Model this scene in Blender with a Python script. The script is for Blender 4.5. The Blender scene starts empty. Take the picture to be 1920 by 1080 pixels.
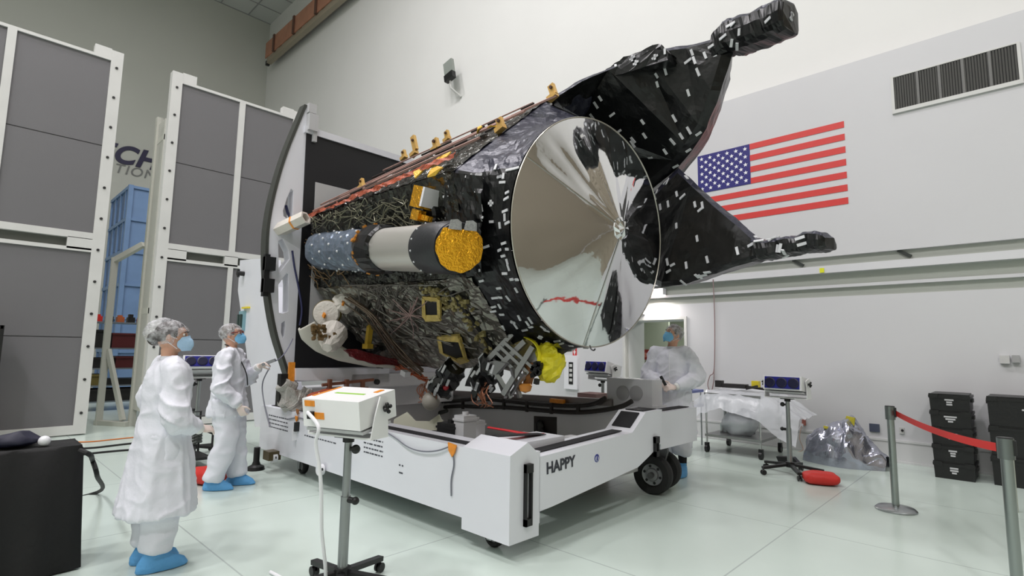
import bpy, bmesh, math, random
from mathutils import Vector, Matrix, noise
from math import sin, cos, pi, radians
rnd = random.Random(7)
SC = bpy.context.scene
COL = SC.collection
# ------------------------------------------------------------------ camera model (room axes: x along the flag wall, y towards it, z up)
FPX, PITCH, ROLL, YAW, EYE = 1007.08, .112245, .0153053, .764166, 1.48
def _cam_rows():
    A1 = Matrix(((1,0,0),(0,0,-1),(0,1,0)))
    cp, sp, cr, sr = cos(PITCH), sin(PITCH), cos(ROLL), sin(ROLL)
    A1 = A1 @ Matrix(((1,0,0),(0,cp,sp),(0,-sp,cp)))
    A1 = Matrix(((cr,-sr,0),(sr,cr,0),(0,0,1))) @ A1
    a = YAW
    return A1 @ Matrix(((cos(a),sin(a),0),(-sin(a),cos(a),0),(0,0,1)))
ROWS = _cam_rows()
EYEP = Vector((0,0,EYE))
def ray(px, py):
    return ROWS.transposed() @ Vector(((px-960)/FPX, (py-540)/FPX, 1))
def on(ax, px, py, v):
    d = ray(px, py); return EYEP + d*((v-EYEP[ax])/d[ax])
def onx(px, py, v): return on(0, px, py, v)
def ony(px, py, v): return on(1, px, py, v)
def onz(px, py, v=0.0): return on(2, px, py, v)
def onplane(px, py, p, n):
    d = ray(px, py); return EYEP + d*((Vector(p)-EYEP).dot(n)/d.dot(n))
def V(*a): return Vector(a)
cam = bpy.data.cameras.new('camera'); camo = bpy.data.objects.new('camera', cam); COL.objects.link(camo)
cam.sensor_width = 36; cam.lens = FPX/1920*36; cam.clip_end = 200; cam.clip_start = .05
m = Matrix((ROWS[0], -ROWS[1], -ROWS[2])).transposed().to_4x4(); m.translation = EYEP
camo.matrix_world = m; SC.camera = camo
# ------------------------------------------------------------------ materials
def lin(c):
    return tuple((x/255/12.92 if x/255 <= .04045 else ((x/255+.055)/1.055)**2.4) for x in c)
MATS = {}
def mat(name, rgb, rough=.5, metal=0, spec=.5, bump=0, bscale=20, emit=0, coat=0, var=0, vscale=3, bdetail=4, alpha=1, sheen=0, btype='noise', trans=0, subsurf=0):
    if name in MATS: return MATS[name]
    m = bpy.data.materials.new(name); m.use_nodes = True; MATS[name] = m
    nt = m.node_tree; b = nt.nodes['Principled BSDF']; c = lin(rgb)+(1,)
    b.inputs['Base Color'].default_value = c; b.inputs['Roughness'].default_value = rough
    b.inputs['Metallic'].default_value = metal; b.inputs['Specular IOR Level'].default_value = spec
    b.inputs['Coat Weight'].default_value = coat; b.inputs['Alpha'].default_value = alpha
    b.inputs['Transmission Weight'].default_value = trans; b.inputs['Subsurface Weight'].default_value = subsurf
    if subsurf: b.inputs['Subsurface Radius'].default_value = (.02,.008,.004)
    if emit:
        b.inputs['Emission Color'].default_value = c; b.inputs['Emission Strength'].default_value = emit
    tc = nt.nodes.new('ShaderNodeTexCoord')
    if var:
        n = nt.nodes.new('ShaderNodeTexNoise'); n.inputs['Scale'].default_value = vscale; n.inputs['Detail'].default_value = 5
        nt.links.new(tc.outputs['Object'], n.inputs['Vector'])
        r = nt.nodes.new('ShaderNodeMapRange'); r.inputs['From Min'].default_value = .3; r.inputs['From Max'].default_value = .7
        r.inputs['To Min'].default_value = 1-var; r.inputs['To Max'].default_value = 1+var
        nt.links.new(n.outputs['Fac'], r.inputs['Value'])
        x = nt.nodes.new('ShaderNodeMix'); x.data_type = 'RGBA'; x.blend_type = 'MULTIPLY'; x.inputs['Factor'].default_value = 1
        x.inputs['A'].default_value = c; nt.links.new(r.outputs['Result'], x.inputs['B']); nt.links.new(x.outputs['Result'], b.inputs['Base Color'])
    if bump:
        if btype == 'noise':
            n = nt.nodes.new('ShaderNodeTexNoise'); n.inputs['Scale'].default_value = bscale; n.inputs['Detail'].default_value = bdetail
            nt.links.new(tc.outputs['Object'], n.inputs['Vector']); src = n.outputs['Fac']
        else:                                   # crumpled foil: warped cells
            w = nt.nodes.new('ShaderNodeTexNoise'); w.inputs['Scale'].default_value = bscale*.6; w.inputs['Detail'].default_value = 3
            nt.links.new(tc.outputs['Object'], w.inputs['Vector'])
            mx = nt.nodes.new('ShaderNodeMix'); mx.data_type = 'VECTOR'; mx.inputs['Factor'].default_value = .22
            nt.links.new(tc.outputs['Object'], mx.inputs['A']); nt.links.new(w.outputs['Color'], mx.inputs['B'])
            v = nt.nodes.new('ShaderNodeTexVoronoi'); v.feature = 'SMOOTH_F1'; v.inputs['Scale'].default_value = bscale
            v.inputs['Smoothness'].default_value = .25
            nt.links.new(mx.outputs['Result'], v.inputs['Vector'])
            n2 = nt.nodes.new('ShaderNodeTexNoise'); n2.inputs['Scale'].default_value = bscale*1.7; n2.inputs['Detail'].default_value = 3
            nt.links.new(tc.outputs['Object'], n2.inputs['Vector'])
            ad = nt.nodes.new('ShaderNodeMath'); ad.operation = 'MULTIPLY_ADD'; ad.inputs[1].default_value = .6
            nt.links.new(n2.outputs['Fac'], ad.inputs[0]); nt.links.new(v.outputs['Distance'], ad.inputs[2]); src = ad.outputs[0]
        bp = nt.nodes.new('ShaderNodeBump'); bp.inputs['Strength'].default_value = bump; bp.inputs['Distance'].default_value = .02
        nt.links.new(src, bp.inputs['Height']); nt.links.new(bp.outputs['Normal'], b.inputs['Normal'])
    return m
WHITE = mat('white_paint', (226,226,230), .35, var=.02)
FRAME = mat('frame_white', (205,205,202), .45, var=.03)
GREYP = mat('grey_paint', (150,150,150), .45, var=.03)
LGREY = mat('light_grey_paint', (190,190,192), .4)
BLACK = mat('black_plastic', (18,18,19), .45)
RUBBER = mat('black_rubber', (24,24,24), .75, bump=.1, bscale=80)
STEEL = mat('brushed_steel', (165,168,170), .3, 1)
ALU = mat('aluminium', (200,200,198), .32, 1, bump=.03, bscale=150)
CHROME = mat('chrome', (215,215,215), .12, 1)
ORANGE = mat('orange_tape', (225,140,40), .4, var=.1, vscale=30)
YELLOW = mat('yellow_tape', (226,205,50), .45, var=.08, vscale=30)
RED = mat('red_fabric', (190,38,30), .6, bump=.15, bscale=60)
BLUEC = mat('blue_plastic', (28,30,120), .4)
# ------------------------------------------------------------------ mesh builder
def obj(name, me, parent=None, mats=()):
    o = bpy.data.objects.new(name, me); COL.objects.link(o)
    for k in mats: me.materials.append(k)
    if parent: o.parent = parent
    return o
def origin_of(o):
    v = Vector((0,0,0))
    while o: v += o.location; o = o.parent
    return v
def tag(o, label=None, cat=None, group=None, kind=None):
    if label: o['label'] = label
    if cat: o['category'] = cat
    if group: o['group'] = group
    if kind: o['kind'] = kind
    return o
def empty(name, loc, label, cat, group=None, rz=0):
    o = bpy.data.objects.new(name, None); COL.objects.link(o); o.location = loc; o.rotation_euler = (0,0,rz); o.empty_display_size = .1
    return tag(o, label, cat, group)
def copy_tree(o, parent=None):
    c = o.copy(); COL.objects.link(c); c.parent = parent
    for ch in list(o.children): copy_tree(ch, c)
    return c
class MB:
    def __init__(s): s.bm = bmesh.new(); s.mi = 0
    def _v(s, ps): return [s.bm.verts.new(p) for p in ps]
    def face(s, vs):
        try: f = s.bm.faces.new(vs); f.material_index = s.mi; return f
        except ValueError: return None
    def box(s, c, d, rot=None):
        c = Vector(c); h = Vector(d)/2; R = rot.to_3x3() if rot else Matrix.Identity(3)
        v = s._v([c + R @ Vector((h.x*i, h.y*j, h.z*k)) for i in (-1,1) for j in (-1,1) for k in (-1,1)])
        for q in ((0,1,3,2),(4,6,7,5),(0,4,5,1),(2,3,7,6),(0,2,6,4),(1,5,7,3)): s.face([v[i] for i in q])
        return s
    def mm(s, a, b): 
        a, b = Vector(a), Vector(b); return s.box((a+b)/2, b-a)
    def bar(s, p, q, w, h=None, up=(0,0,1)):
        p, q = Vector(p), Vector(q); d = (q-p); L = d.length; z = d.normalized(); u = Vector(up)
        if abs(z.dot(u)) > .98: u = Vector((1,0,0))
        x = u.cross(z).normalized(); y = z.cross(x)
        return s.box((p+q)/2, (w, h or w, L), Matrix((x,y,z)).transposed())
    def prism(s, poly, ext):
        e = Vector(ext); n = len(poly); a = s._v(poly); b = s._v([Vector(p)+e for p in poly])
        s.face(a[::-1]); s.face(b)
        for i in range(n): s.face([a[i], a[(i+1)%n], b[(i+1)%n], b[i]])
        return s
    def rings(s, rs, cap=True, closed=True, loop=False):
        vr = [s._v(r) for r in rs]; n = len(rs[0])
        R = range(len(vr)) if loop else range(len(vr)-1)
        for i in R:
            a, b = vr[i], vr[(i+1) % len(vr)]
            for j in range(n if closed else n-1): s.face([a[j], a[(j+1)%n], b[(j+1)%n], b[j]])
        if cap and not loop: s.face(vr[0][::-1]); s.face(vr[-1])
        return s
    def tube(s, pts, r, n=8, cap=True, flat=1):
        pts = [Vector(p) for p in pts]; rs = []; N = len(pts)
        rr = r if isinstance(r, (list,tuple)) else [r]*N
        ref = None
        for i, p in enumerate(pts):
            t = (pts[min(i+1,N-1)]-pts[max(i-1,0)]).normalized()
            if ref is None:
                ref = Vector((0,0,1)) if abs(t.z) < .9 else Vector((1,0,0))
            x = (ref - t*ref.dot(t)).normalized(); y = t.cross(x); ref = x
            rs.append([p + x*cos(2*pi*k/n)*rr[i]*flat + y*sin(2*pi*k/n)*rr[i] for k in range(n)])
        return s.rings(rs, cap)
    def cyl(s, p, q, r, r2=None, n=24): return s.tube([p,q], [r, r if r2 is None else r2], n)
    def lathe(s, prof, p, ax, n=32, cap=True):           # profile of (radius, distance along axis)
        p, z = Vector(p), Vector(ax).normalized(); u = Vector((0,0,1)) if abs(z.z) < .9 else Vector((1,0,0))
        x = (u - z*u.dot(z)).normalized(); y = z.cross(x)
        return s.rings([[p + z*h + x*cos(2*pi*k/n)*r + y*sin(2*pi*k/n)*r for k in range(n)] for r, h in prof], cap)
    def ball(s, c, r, n=12, m=8, rot=None):
        c = Vector(c); r = Vector(r if hasattr(r,'__len__') else (r,r,r)); R = rot.to_3x3() if rot else Matrix.Identity(3)
        rs = []
        for i in range(m+1):
            t = .06 + (pi-.12)*i/m
            rs.append([c + R @ Vector((r.x*sin(t)*cos(2*pi*k/n), r.y*sin(t)*sin(2*pi*k/n), -r.z*cos(t))) for k in range(n)])
        return s.rings(rs)
    def grid(s, f, ns, nt, skip=None):
        g = [[s.bm.verts.new(f(i/ns, j/nt)) for j in range(nt+1)] for i in range(ns+1)]
        for i in range(ns):
            for j in range(nt):
                if skip and skip((i+.5)/ns, (j+.5)/nt): continue
                s.face([g[i][j], g[i+1][j], g[i+1][j+1], g[i][j+1]])
        return s
    def build(s, name, m, parent=None, smooth=False, bevel=0, local=False, bseg=2, angle=40, label=None, base=None, recalc=True):
        bm = s.bm
        if bevel:
            es = [e for e in bm.edges if len(e.link_faces) == 2 and e.calc_face_angle(0) > radians(30)]
            bmesh.ops.bevel(bm, geom=es, offset=bevel, segments=bseg, affect='EDGES', profile=.7, clamp_overlap=True)
        if recalc: bmesh.ops.recalc_face_normals(bm, faces=bm.faces[:])
        off = Vector((0,0,0))
        if parent and not local: off = origin_of(parent)
        if not parent and not local:
            xs = [v.co for v in bm.verts]
            if base: off = Vector(base)
            else: off = Vector(((min(p.x for p in xs)+max(p.x for p in xs))/2, (min(p.y for p in xs)+max(p.y for p in xs))/2, min(p.z for p in xs)))
        for v in bm.verts: v.co -= off
        me = bpy.data.meshes.new(name); bm.to_mesh(me); bm.free()
        if smooth:
            for p in me.polygons: p.use_smooth = True
            if angle < 180: me.set_sharp_from_angle(angle=radians(angle))
        ms = m if isinstance(m, (list,tuple)) else [m]
        o = obj(name, me, parent, ms)
        if not parent: o.location = off
        if label: o['label'] = label
        return o
def build_each(g, name, m, parent, smooth=False, **kw):
    """link every loose piece of the builder as an object of its own"""
    g.bm.verts.index_update(); g.bm.verts.ensure_lookup_table(); seen = set(); out = []
    for v in g.bm.verts:
        if v.index in seen: continue
        comp, stack = [], [v]; seen.add(v.index)
        while stack:
            a = stack.pop(); comp.append(a)
            for e in a.link_edges:
                b = e.other_vert(a)
                if b.index not in seen: seen.add(b.index); stack.append(b)
        q = MB(); mp = {a.index: q.bm.verts.new(a.co) for a in comp}
        fs = {f for a in comp for f in a.link_faces}
        for f in fs:
            nf = q.bm.faces.new([mp[x.index] for x in f.verts]); nf.material_index = f.material_index
        out.append(q.build(name, m, parent, smooth, **kw))
    g.bm.free(); return out
def text_mesh(txt, size, name, m, M, parent=None, shear=0, ext=.002, align='LEFT', spacing=1, bold=0):
    cu = bpy.data.curves.new('t','FONT'); cu.body = txt; cu.size = size; cu.shear = shear; cu.extrude = ext; cu.offset = bold*size; cu.align_x = align; cu.space_character = spacing
    o = bpy.data.objects.new('t', cu); COL.objects.link(o)
    me = bpy.data.meshes.new_from_object(o.evaluated_get(bpy.context.evaluated_depsgraph_get()))
    bpy.data.objects.remove(o); bpy.data.curves.remove(cu)
    off = origin_of(parent) if parent else M.translation.copy()
    me.transform(Matrix.Translation(-off) @ M)
    me.materials.clear()
    r = obj(name, me, parent, [m])
    if not parent: r.location = off
    return r
def frame_mat(p, x, y):
    x, y = Vector(x).normalized(), Vector(y).normalized(); z = x.cross(y)
    M = Matrix((x,y,z)).transposed().to_4x4(); M.translation = Vector(p); return M
def catenary(p, q, sag, n=10):
    p, q = Vector(p), Vector(q)
    return [p.lerp(q, i/n) - Vector((0,0,sag*4*(i/n)*(1-i/n))) for i in range(n+1)]
def spline(pts, n=6):
    P = [Vector(p) for p in pts]; out = []
    for i in range(len(P)-1):
        a, b, c, d = P[max(i-1,0)], P[i], P[i+1], P[min(i+2,len(P)-1)]
        for k in range(n):
            t = k/n
            out.append(.5*((2*b)+(c-a)*t+(2*a-5*b+4*c-d)*t*t+(3*b-a-3*c+d)*t**3))
    return out+[P[-1]]
def struct(o): o['kind'] = 'structure'; return o
# ================================================================== ROOM
WY, UY, LX, CZ = 9.173, 9.6, -26.0, 17.2           # flag wall plane, upper wall plane, far left wall, ceiling height
XR, YN = 13.0, -11.0
FLOOR = mat('epoxy_floor', (195,208,200), .22, spec=.5, var=.04, vscale=.8)
nt = FLOOR.node_tree; b = nt.nodes['Principled BSDF']
tc = nt.nodes.new('ShaderNodeTexCoord'); br = nt.nodes.new('ShaderNodeTexBrick'); br.offset = 0
for k, v in (('Scale',1),('Mortar Size',.006),('Brick Width',1.83),('Row Height',1.83),('Mortar Smooth',.1)): br.inputs[k].default_value = v
src = b.inputs['Base Color'].links[0].from_socket
mp = nt.nodes.new('ShaderNodeMapping'); mp.inputs['Location'].default_value = (.55,.35,0)
nt.links.new(tc.outputs['Object'], mp.inputs['Vector']); nt.links.new(mp.outputs['Vector'], br.inputs['Vector'])
nt.links.new(src, br.inputs['Color1']); nt.links.new(src, br.inputs['Color2']); br.inputs['Mortar'].default_value = lin((168,178,173))+(1,)
nt.links.new(br.outputs['Color'], b.inputs['Base Color'])
WALLU = mat('upper_wall_paint', (222,222,219), .6, var=.015, vscale=.6)
WALLF = mat('flag_wall_paint', (204,204,206), .55, var=.015, vscale=.6)
WALLS = mat('far_wall_paint', (186,188,180), .6, var=.02, vscale=.5)
WALLR = mat('warm_dark_wall_paint', (150,141,124), .7)
CEIL = mat('ceiling_panel', (196,198,194), .7)
TRIM = mat('soffit_paint', (176,180,172), .5)
def slab(name, a, c, m): return struct(MB().mm(a, c).build(name, m))
slab('floor', (LX-.3,YN-.3,-.2), (XR+.3,UY+5.3,0), FLOOR).data
# the floor's texture coordinates: local origin is its base centre
slab('wall_left', (LX-.3,YN,0), (LX,UY,CZ), WALLS)
slab('wall_back', (LX,YN-.3,0), (XR,YN,CZ), WALLS)
slab('wall_right', (XR,YN,0), (XR+.3,UY+5,CZ), WALLR)
slab('wall_upper', (LX,UY,5.91), (XR,UY+.3,CZ), WALLU)
ce = MB().mm((LX-.3,YN-.3,CZ), (XR+.3,UY+.6,CZ+.2))
struct(ce.build('ceiling', CEIL))
g = MB()
for i in range(20): g.mm((LX+i*1.22,YN,CZ-.02),(LX+i*1.22+.05,UY,CZ))
for j in range(18): g.mm((LX,YN+j*1.22,CZ-.022),(-3,YN+j*1.22+.05,CZ-.002))
struct(g.build('trim_1', GREYP))
# flag wall: one slab with a doorway hole (x -5.66..-4.47, z 0..2.06)
DX0, DX1, DZ = ony(1172,600,WY).x, ony(1283,600,WY).x, 2.055
LWB = 2.33
w = MB(); T = UY+.3
w.mm((LX,WY,2.95),(XR,T,5.91)); struct(w.build('wall_flag_side', WALLF))
w = MB()
w.mm((LX,WY+.1,0),(DX0,T,2.95)).mm((DX1,WY+.1,0),(XR,T,2.95)).mm((DX0,WY+.1,DZ),(DX1,T,2.95))
for a,c in ((LX,DX0),(DX1,XR)):
    w.mm((a,WY,0),(c,WY+.1,LWB))
w.mm((DX0,WY,DZ),(DX1,WY+.1,LWB))
struct(w.build('wall_lower', WALLF))
# stepped recess band between the two wall faces
t = MB().mm((LX,WY+.06,2.81),(XR,WY+.1,2.95)); struct(t.build('trim_2', TRIM))
RAILM = mat('rail_white', (215,215,218), .22, 0, coat=.4)
t = MB(); t.mm((-9,WY-.07,2.69),(XR,WY+.1,2.755)).mm((-9,WY-.07,2.755),(XR,WY-.05,2.80)); struct(t.build('trim_3', RAILM, bevel=.006))
t = MB().mm((LX,WY+.04,2.51),(XR,WY+.1,2.69)); struct(t.build('trim_4', TRIM))
t = MB().mm((LX,WY-.01,2.465),(XR,WY+.1,2.51)); struct(t.build('trim_5', WALLF))
t = MB().mm((LX,WY+.05,2.33),(XR,WY+.1,2.465)); struct(t.build('trim_6', TRIM))
# baseboard: low ribbed wall guard to z .30 with a thin cap line and coved foot
BB = mat('wall_guard', (206,206,206), .5)
for a, c, n in ((DX1+.02,XR,'baseboard_right'),(LX,DX0-.02,'baseboard_left')):
    t = MB().mm((a,WY-.012,0.0),(c,WY,.28)).mm((a,WY-.022,.28),(c,WY,.31)).mm((a,WY-.03,0),(c,WY-.012,.03))
    struct(t.build(n, [BB]))
# corridor behind the doorway
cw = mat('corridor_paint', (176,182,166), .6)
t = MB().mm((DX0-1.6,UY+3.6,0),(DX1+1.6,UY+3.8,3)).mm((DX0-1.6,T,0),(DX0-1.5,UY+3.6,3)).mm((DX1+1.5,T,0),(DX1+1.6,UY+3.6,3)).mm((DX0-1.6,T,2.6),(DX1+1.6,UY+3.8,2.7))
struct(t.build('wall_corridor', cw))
t = MB()
for a in (DX0-.05, DX1): t.mm((a,WY-.02,0),(a+.05,WY+.12,DZ))
t.mm((DX0-.05,WY-.02,DZ),(DX1+.05,WY+.12,DZ+.05)); struct(t.build('trim_7', FRAME))
# pale door leaf seen down the corridor, with its dark narrow pane
d = empty('door_1', (DX0-.1,UY+3.5,0), 'pale flush door with a narrow dark pane at the end of the corridor', 'door'); d['kind'] = 'structure'
MB().mm((DX0-.55,UY+3.52,0),(DX0+.45,UY+3.58,2.05)).build('leaf', mat('door_paint',(196,200,190),.5), d, bevel=.004)
MB().mm((DX0+.18,UY+3.5,.9),(DX0+.26,UY+3.53,1.75)).build('pane', mat('dark_glass',(60,62,62),.1), d)
MB().cyl((DX0+.36,UY+3.45,1.0),(DX0+.36,UY+3.52,1.0),.02).build('handle', STEEL, d)
# glass board beyond the doorway on the right side of the corridor
s = MB().mm((DX1-.35,T+.35,.9),(DX1+.15,T+.38,2.0)).build('notice_board', mat('board_dark',(70,84,80),.3,var=.5,vscale=14))
tag(s, 'dark pinned board seen through the doorway behind the man\'s head', 'board')
# unseen brown grey slatted door, added further right to tint the dish cover's reflection
rd = MB(); rd.mm((2.6,WY-.05,0),(12.4,WY,8.6))
for k in range(42): rd.mm((2.6,WY-.07,k*.205),(12.4,WY-.05,k*.205+.17))
rd = rd.build('added_door', mat('added_door_brown',(152,143,126),.6)); struct(rd)
# ---- flag
fl = empty('wall_flag', (ony(1444,310,WY).x,WY,4.3), 'large red white and blue striped flag on the grey wall under the vent', 'flag')
fx0, fx1, fz0, fz1 = -4.141, -1.81, 3.722, 5.016
sh = (fz1-fz0)/13; cx1 = -3.216
FR = mat('flag_red', (206,58,54), .5); FB = mat('flag_blue', (34,30,112), .5); FWm = mat('flag_white', (236,236,240), .5)
for i in range(7):
    z = fz1-(2*i+1)*sh; a = cx1 if i < 4 else fx0
    MB().mm((a,WY-.006,z),(fx1,WY,z+sh)).build('stripe', FR, fl)
ca = MB().mm((fx0,WY-.007,fz1-7*sh),(cx1,WY,fz1)).build('canton', FB, fl)
st = MB(); cw_, ch_ = cx1-fx0, 7*sh
for r in range(9):
    for c in range(6 - r%2):
        cx = fx0 + cw_*(1+2*c + r%2)/12; cz = fz1 - ch_*(r+1)/10
        st.face(st._v([(cx+(.040 if k%2==0 else .0165)*sin(k*pi/5), WY-.009, cz+(.040 if k%2==0 else .0165)*cos(k*pi/5)) for k in range(10)]))
st.build('stars', FWm, ca)
# ---- vent louvre
vx0, vz0 = ony(1679,208,WY).x, 4.99; vx1 = ony(1912,152,WY).x; vz1 = ony(1677,146,WY).z
ve = empty('wall_vent', ((vx0+vx1)/2,WY,vz0), 'long grey louvred air vent high on the grey wall', 'vent')
f = MB(); e = .035
f.mm((vx0-e,WY-.03,vz0-e-.02),(vx1+e,WY,vz0)).mm((vx0-e,WY-.02,vz1),(vx1+e,WY,vz1+.02)).mm((vx0-e,WY-.02,vz0),(vx0,WY,vz1)).mm((vx1,WY-.02,vz0),(vx1+e,WY,vz1))
f.build('frame', FRAME, ve)
MB().mm((vx0,WY-.003,vz0),(vx1,WY,vz1)).build('backing', mat('vent_dark',(46,46,46),.8), ve)
f = MB(); n = 44
for i in range(n):
    x = vx0+(vx1-vx0)*(i+.5)/n
    f.box((x,WY-.012,(vz0+vz1)/2),(.022,.004,vz1-vz0),Matrix.Rotation(radians(35),3,'Z'))
for k in (.2,.385,.575,.785): f.mm((vx0+(vx1-vx0)*k,WY-.022,vz0),(vx0+(vx1-vx0)*k+.03,WY-.004,vz1))
f.build('slats', mat('vent_slat',(104,104,102),.5,.3), ve)
# ---- floodlight on the upper wall
p = ony(862,150,UY)
fo = empty('floodlight', p+V(0,-.1,0), 'small grey and black floodlight high on the bright upper wall', 'light')
R = Matrix.Rotation(radians(-12),3,'Y')
MB().box(p+V(-.07,-.35,.25),(.36,.1,.42),R).build('lamp_head', mat('lamp_glass',(140,146,140),.2), fo, bevel=.02)
MB().box(p+V(0,-.37,-.05),(.36,.14,.2),R).build('driver_box', BLACK, fo, bevel=.02)
MB().tube([p+V(-.02,-.35,-.1),p+V(-.02,-.3,-.35),p+V(0.1,-.02,-.55)],.03).build('bracket', FRAME, fo)
# ---- copper conductor rail near the corner
def upr(px,py,y): return ony(px,py,y)
a0, a1 = ony(503,112,UY-.35), ony(505,112,UY-.35)
x0, z0 = a0.x, a0.z; x1 = ony(660,-14,UY-.35).x+6
cr = empty('conductor_rail', ((x0+x1)/2,UY-.3,z0), 'long copper coloured crane conductor rail high on the wall by the corner', 'rail')
COPP = mat('copper_rail', (188,134,108), .45, .3, var=.1)
MB().mm((x0,UY-.5,z0),(x1,UY-.46,z0+.75)).build('cover', COPP, cr)
MB().mm((x0+.1,UY-.45,z0-.25),(x1,UY-.25,z0)).build('beam', mat('rail_web',(150,140,122),.5), cr)
MB().mm((x0-.05,UY-.45,z0-.3),(x0+.1,UY-.3,z0-.1)).build('end_stop', BLACK, cr)
for i in range(7):
    x = x0+.9+i*2.05
    MB().mm((x,UY-.56,z0-.03),(x+.14,UY-.42,z0+.78)).mm((x,UY-.42,z0+.3),(x+.14,UY,z0+.4)).build('clamp', mat('clamp_brown',(96,68,56),.6), cr)
# ---- lettering on the far left wall
SIGNN = mat('sign_navy', (16,12,56), .4); SIGNG = mat('sign_grey', (112,114,112), .4)
C1 = onx(232,318,LX+.01); C2 = onx(283,326,LX+.01)
sg = empty('wall_sign', onx(240,300,LX+.01), 'navy and grey company lettering on the far left wall between the partitions', 'sign')
pE = onx(214,302,LX+.01); zc = pE.z; hgt = onx(238,284,LX).z-onx(238,306,LX).z
full = 'ASTROTECH'
Hh = 2.15*hgt
pH = onx(284,318,LX+.01)
o = text_mesh(full, Hh, 'lettering', SIGNN, frame_mat((LX+.02,pH.y+.16,onx(246,309,LX).z),(0,1,0),(0,.0,1)), sg, shear=.3, align='RIGHT', ext=.02, spacing=1.08, bold=.035)
pN = onx(276,330,LX+.01)
o = text_mesh('SPACE OPERATIONS', Hh*.52, 'lettering', SIGNG, frame_mat((LX+.02,pN.y+Hh*.75-.22,onx(246,329,LX).z),(0,1,0),(0,0,1)), sg, shear=.2, align='RIGHT', ext=.01, spacing=1.12)
# ---- small wall things
def wallbox(name, px, py, w, h, d, m, label, cat, group=None, y=WY):
    p = ony(px,py,y); o = MB().mm((p.x-w/2,y-d,p.z-h/2),(p.x+w/2,y,p.z+h/2)).build(name, m, bevel=.004); tag(o,label,cat,group); return o
PLATE = mat('switch_plate', (196,196,194), .4)
wallbox('wall_box', 1884,674,.09,.1,.05,PLATE,'left of two pale square boxes at head height on the far right wall','wall box')
wallbox('wall_box', 1905,673,.07,.09,.06,mat('switch_plate_dark',(160,160,160),.4),'darker right one of two square boxes at head height on the right wall','wall box')
wallbox('wall_hatch', 1640,802,.12,.11,.02,mat('hatch_blue',(74,80,98),.4),'dark blue grey square hatch low on the wall beside the silver bag','hatch')
pw = wallbox('wall_outlet', 1691,807,.055,.085,.02,PLATE,'pale outlet plate with round black socket behind the belt post','outlet')
c = ony(1692,807,WY-.02); MB().cyl(c,c+V(0,-.012,0),.016).build('socket', BLACK, pw)
ou = wallbox('wall_outlet', 1508,792,.05,.085,.03,mat('outlet_red',(150,92,80),.4),'reddish outlet plate low on the wall with pale cords plugged in','outlet')
c = ony(1504,797,WY-.03); MB().mm(c+V(-.02,-.03,-.02),c+V(.02,0,.02)).build('plug', WHITE, ou)
MB().tube(spline([c+V(0,-.03,-.01),c+V(-.03,-.05,-.2),c+V(.01,-.05,-.36),c+V(-.1,-.2,-.40)]),.006,6).build('cord', mat('cord_beige',(196,168,150),.5), ou)
MB().tube(spline([c+V(-.01,-.03,-.01),c+V(-.12,-.06,-.22),c+V(-.2,-.1,-.37),c+V(-.3,-.25,-.395)]),.006,6).build('cord', WHITE, ou)
# hanging cord from the rail
a = ony(1337,524,WY-.08); b2 = ony(1340,600,WY-.05); c2 = ony(1339,690,WY-.05); d2 = ony(1332,722,WY-.06)
hc = MB(); hc.tube(spline([a,b2,c2,ony(1331,705,WY-.05),ony(1327,722,WY-.05),ony(1333,735,WY-.05),ony(1338,715,WY-.05),c2]),.009,6)
tag(hc.build('hanging_cord', mat('cord_mauve',(150,128,128),.5), smooth=True), 'thin mauve cord hanging down the wall from the white rail, looped at its end', 'cord')
# yellow tag and black diagonal bars on the rail, and the glinting strip
p = ony(1541,507,WY-.08); tag(MB().box(p,(.06,.01,.07)).build('rail_tag', mat('hi_vis_yellow',(222,224,40),.5), bevel=.004), 'small bright yellow tag stuck on the white wall rail','tag')
for (px,py),lab in (((1496,493),'left of two black diagonal bars above the white wall rail'),((1695,475),'right one of two black diagonal bars above the white wall rail')):
    p = ony(px,py,WY+.04); tag(MB().bar(p+V(-.07,0,.05),p+V(.08,0,-.05),.035,.04).build('diagonal_bar', mat('bar_dark',(44,50,46),.6)), lab, 'wall_bar')
# wall lamp whose glow washes the wall over the doorway
p = ony(1236,548,WY)
wl = empty('wall_light', p, 'glowing white wall light above the doorway beside the dish edge', 'light')
MB().mm(p+V(-.2,-.12,-.06),p+V(.14,0,.06)).build('housing', WHITE, wl, bevel=.01)
MB().mm(p+V(-.19,-.115,-.075),p+V(.13,-.01,-.06)).build('diffuser', mat('lamp_glow',(255,238,232),.4,emit=14), wl)
MB().mm(p+V(-.19,-.132,-.05),p+V(.13,-.12,.05)).build('diffuser', mat('lamp_glow',(255,238,232),.4), wl)
p = ony(1208,588,WY); 
cs = empty('wall_camera', p, 'small white camera on a bracket above the left end of the doorway', 'camera')
MB().box(p+V(0,-.16,.02),(.1,.2,.07)).build('housing', WHITE, cs, bevel=.01); MB().bar(p,p+V(0,-.1,.02),.04).build('bracket', FRAME, cs)
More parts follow.
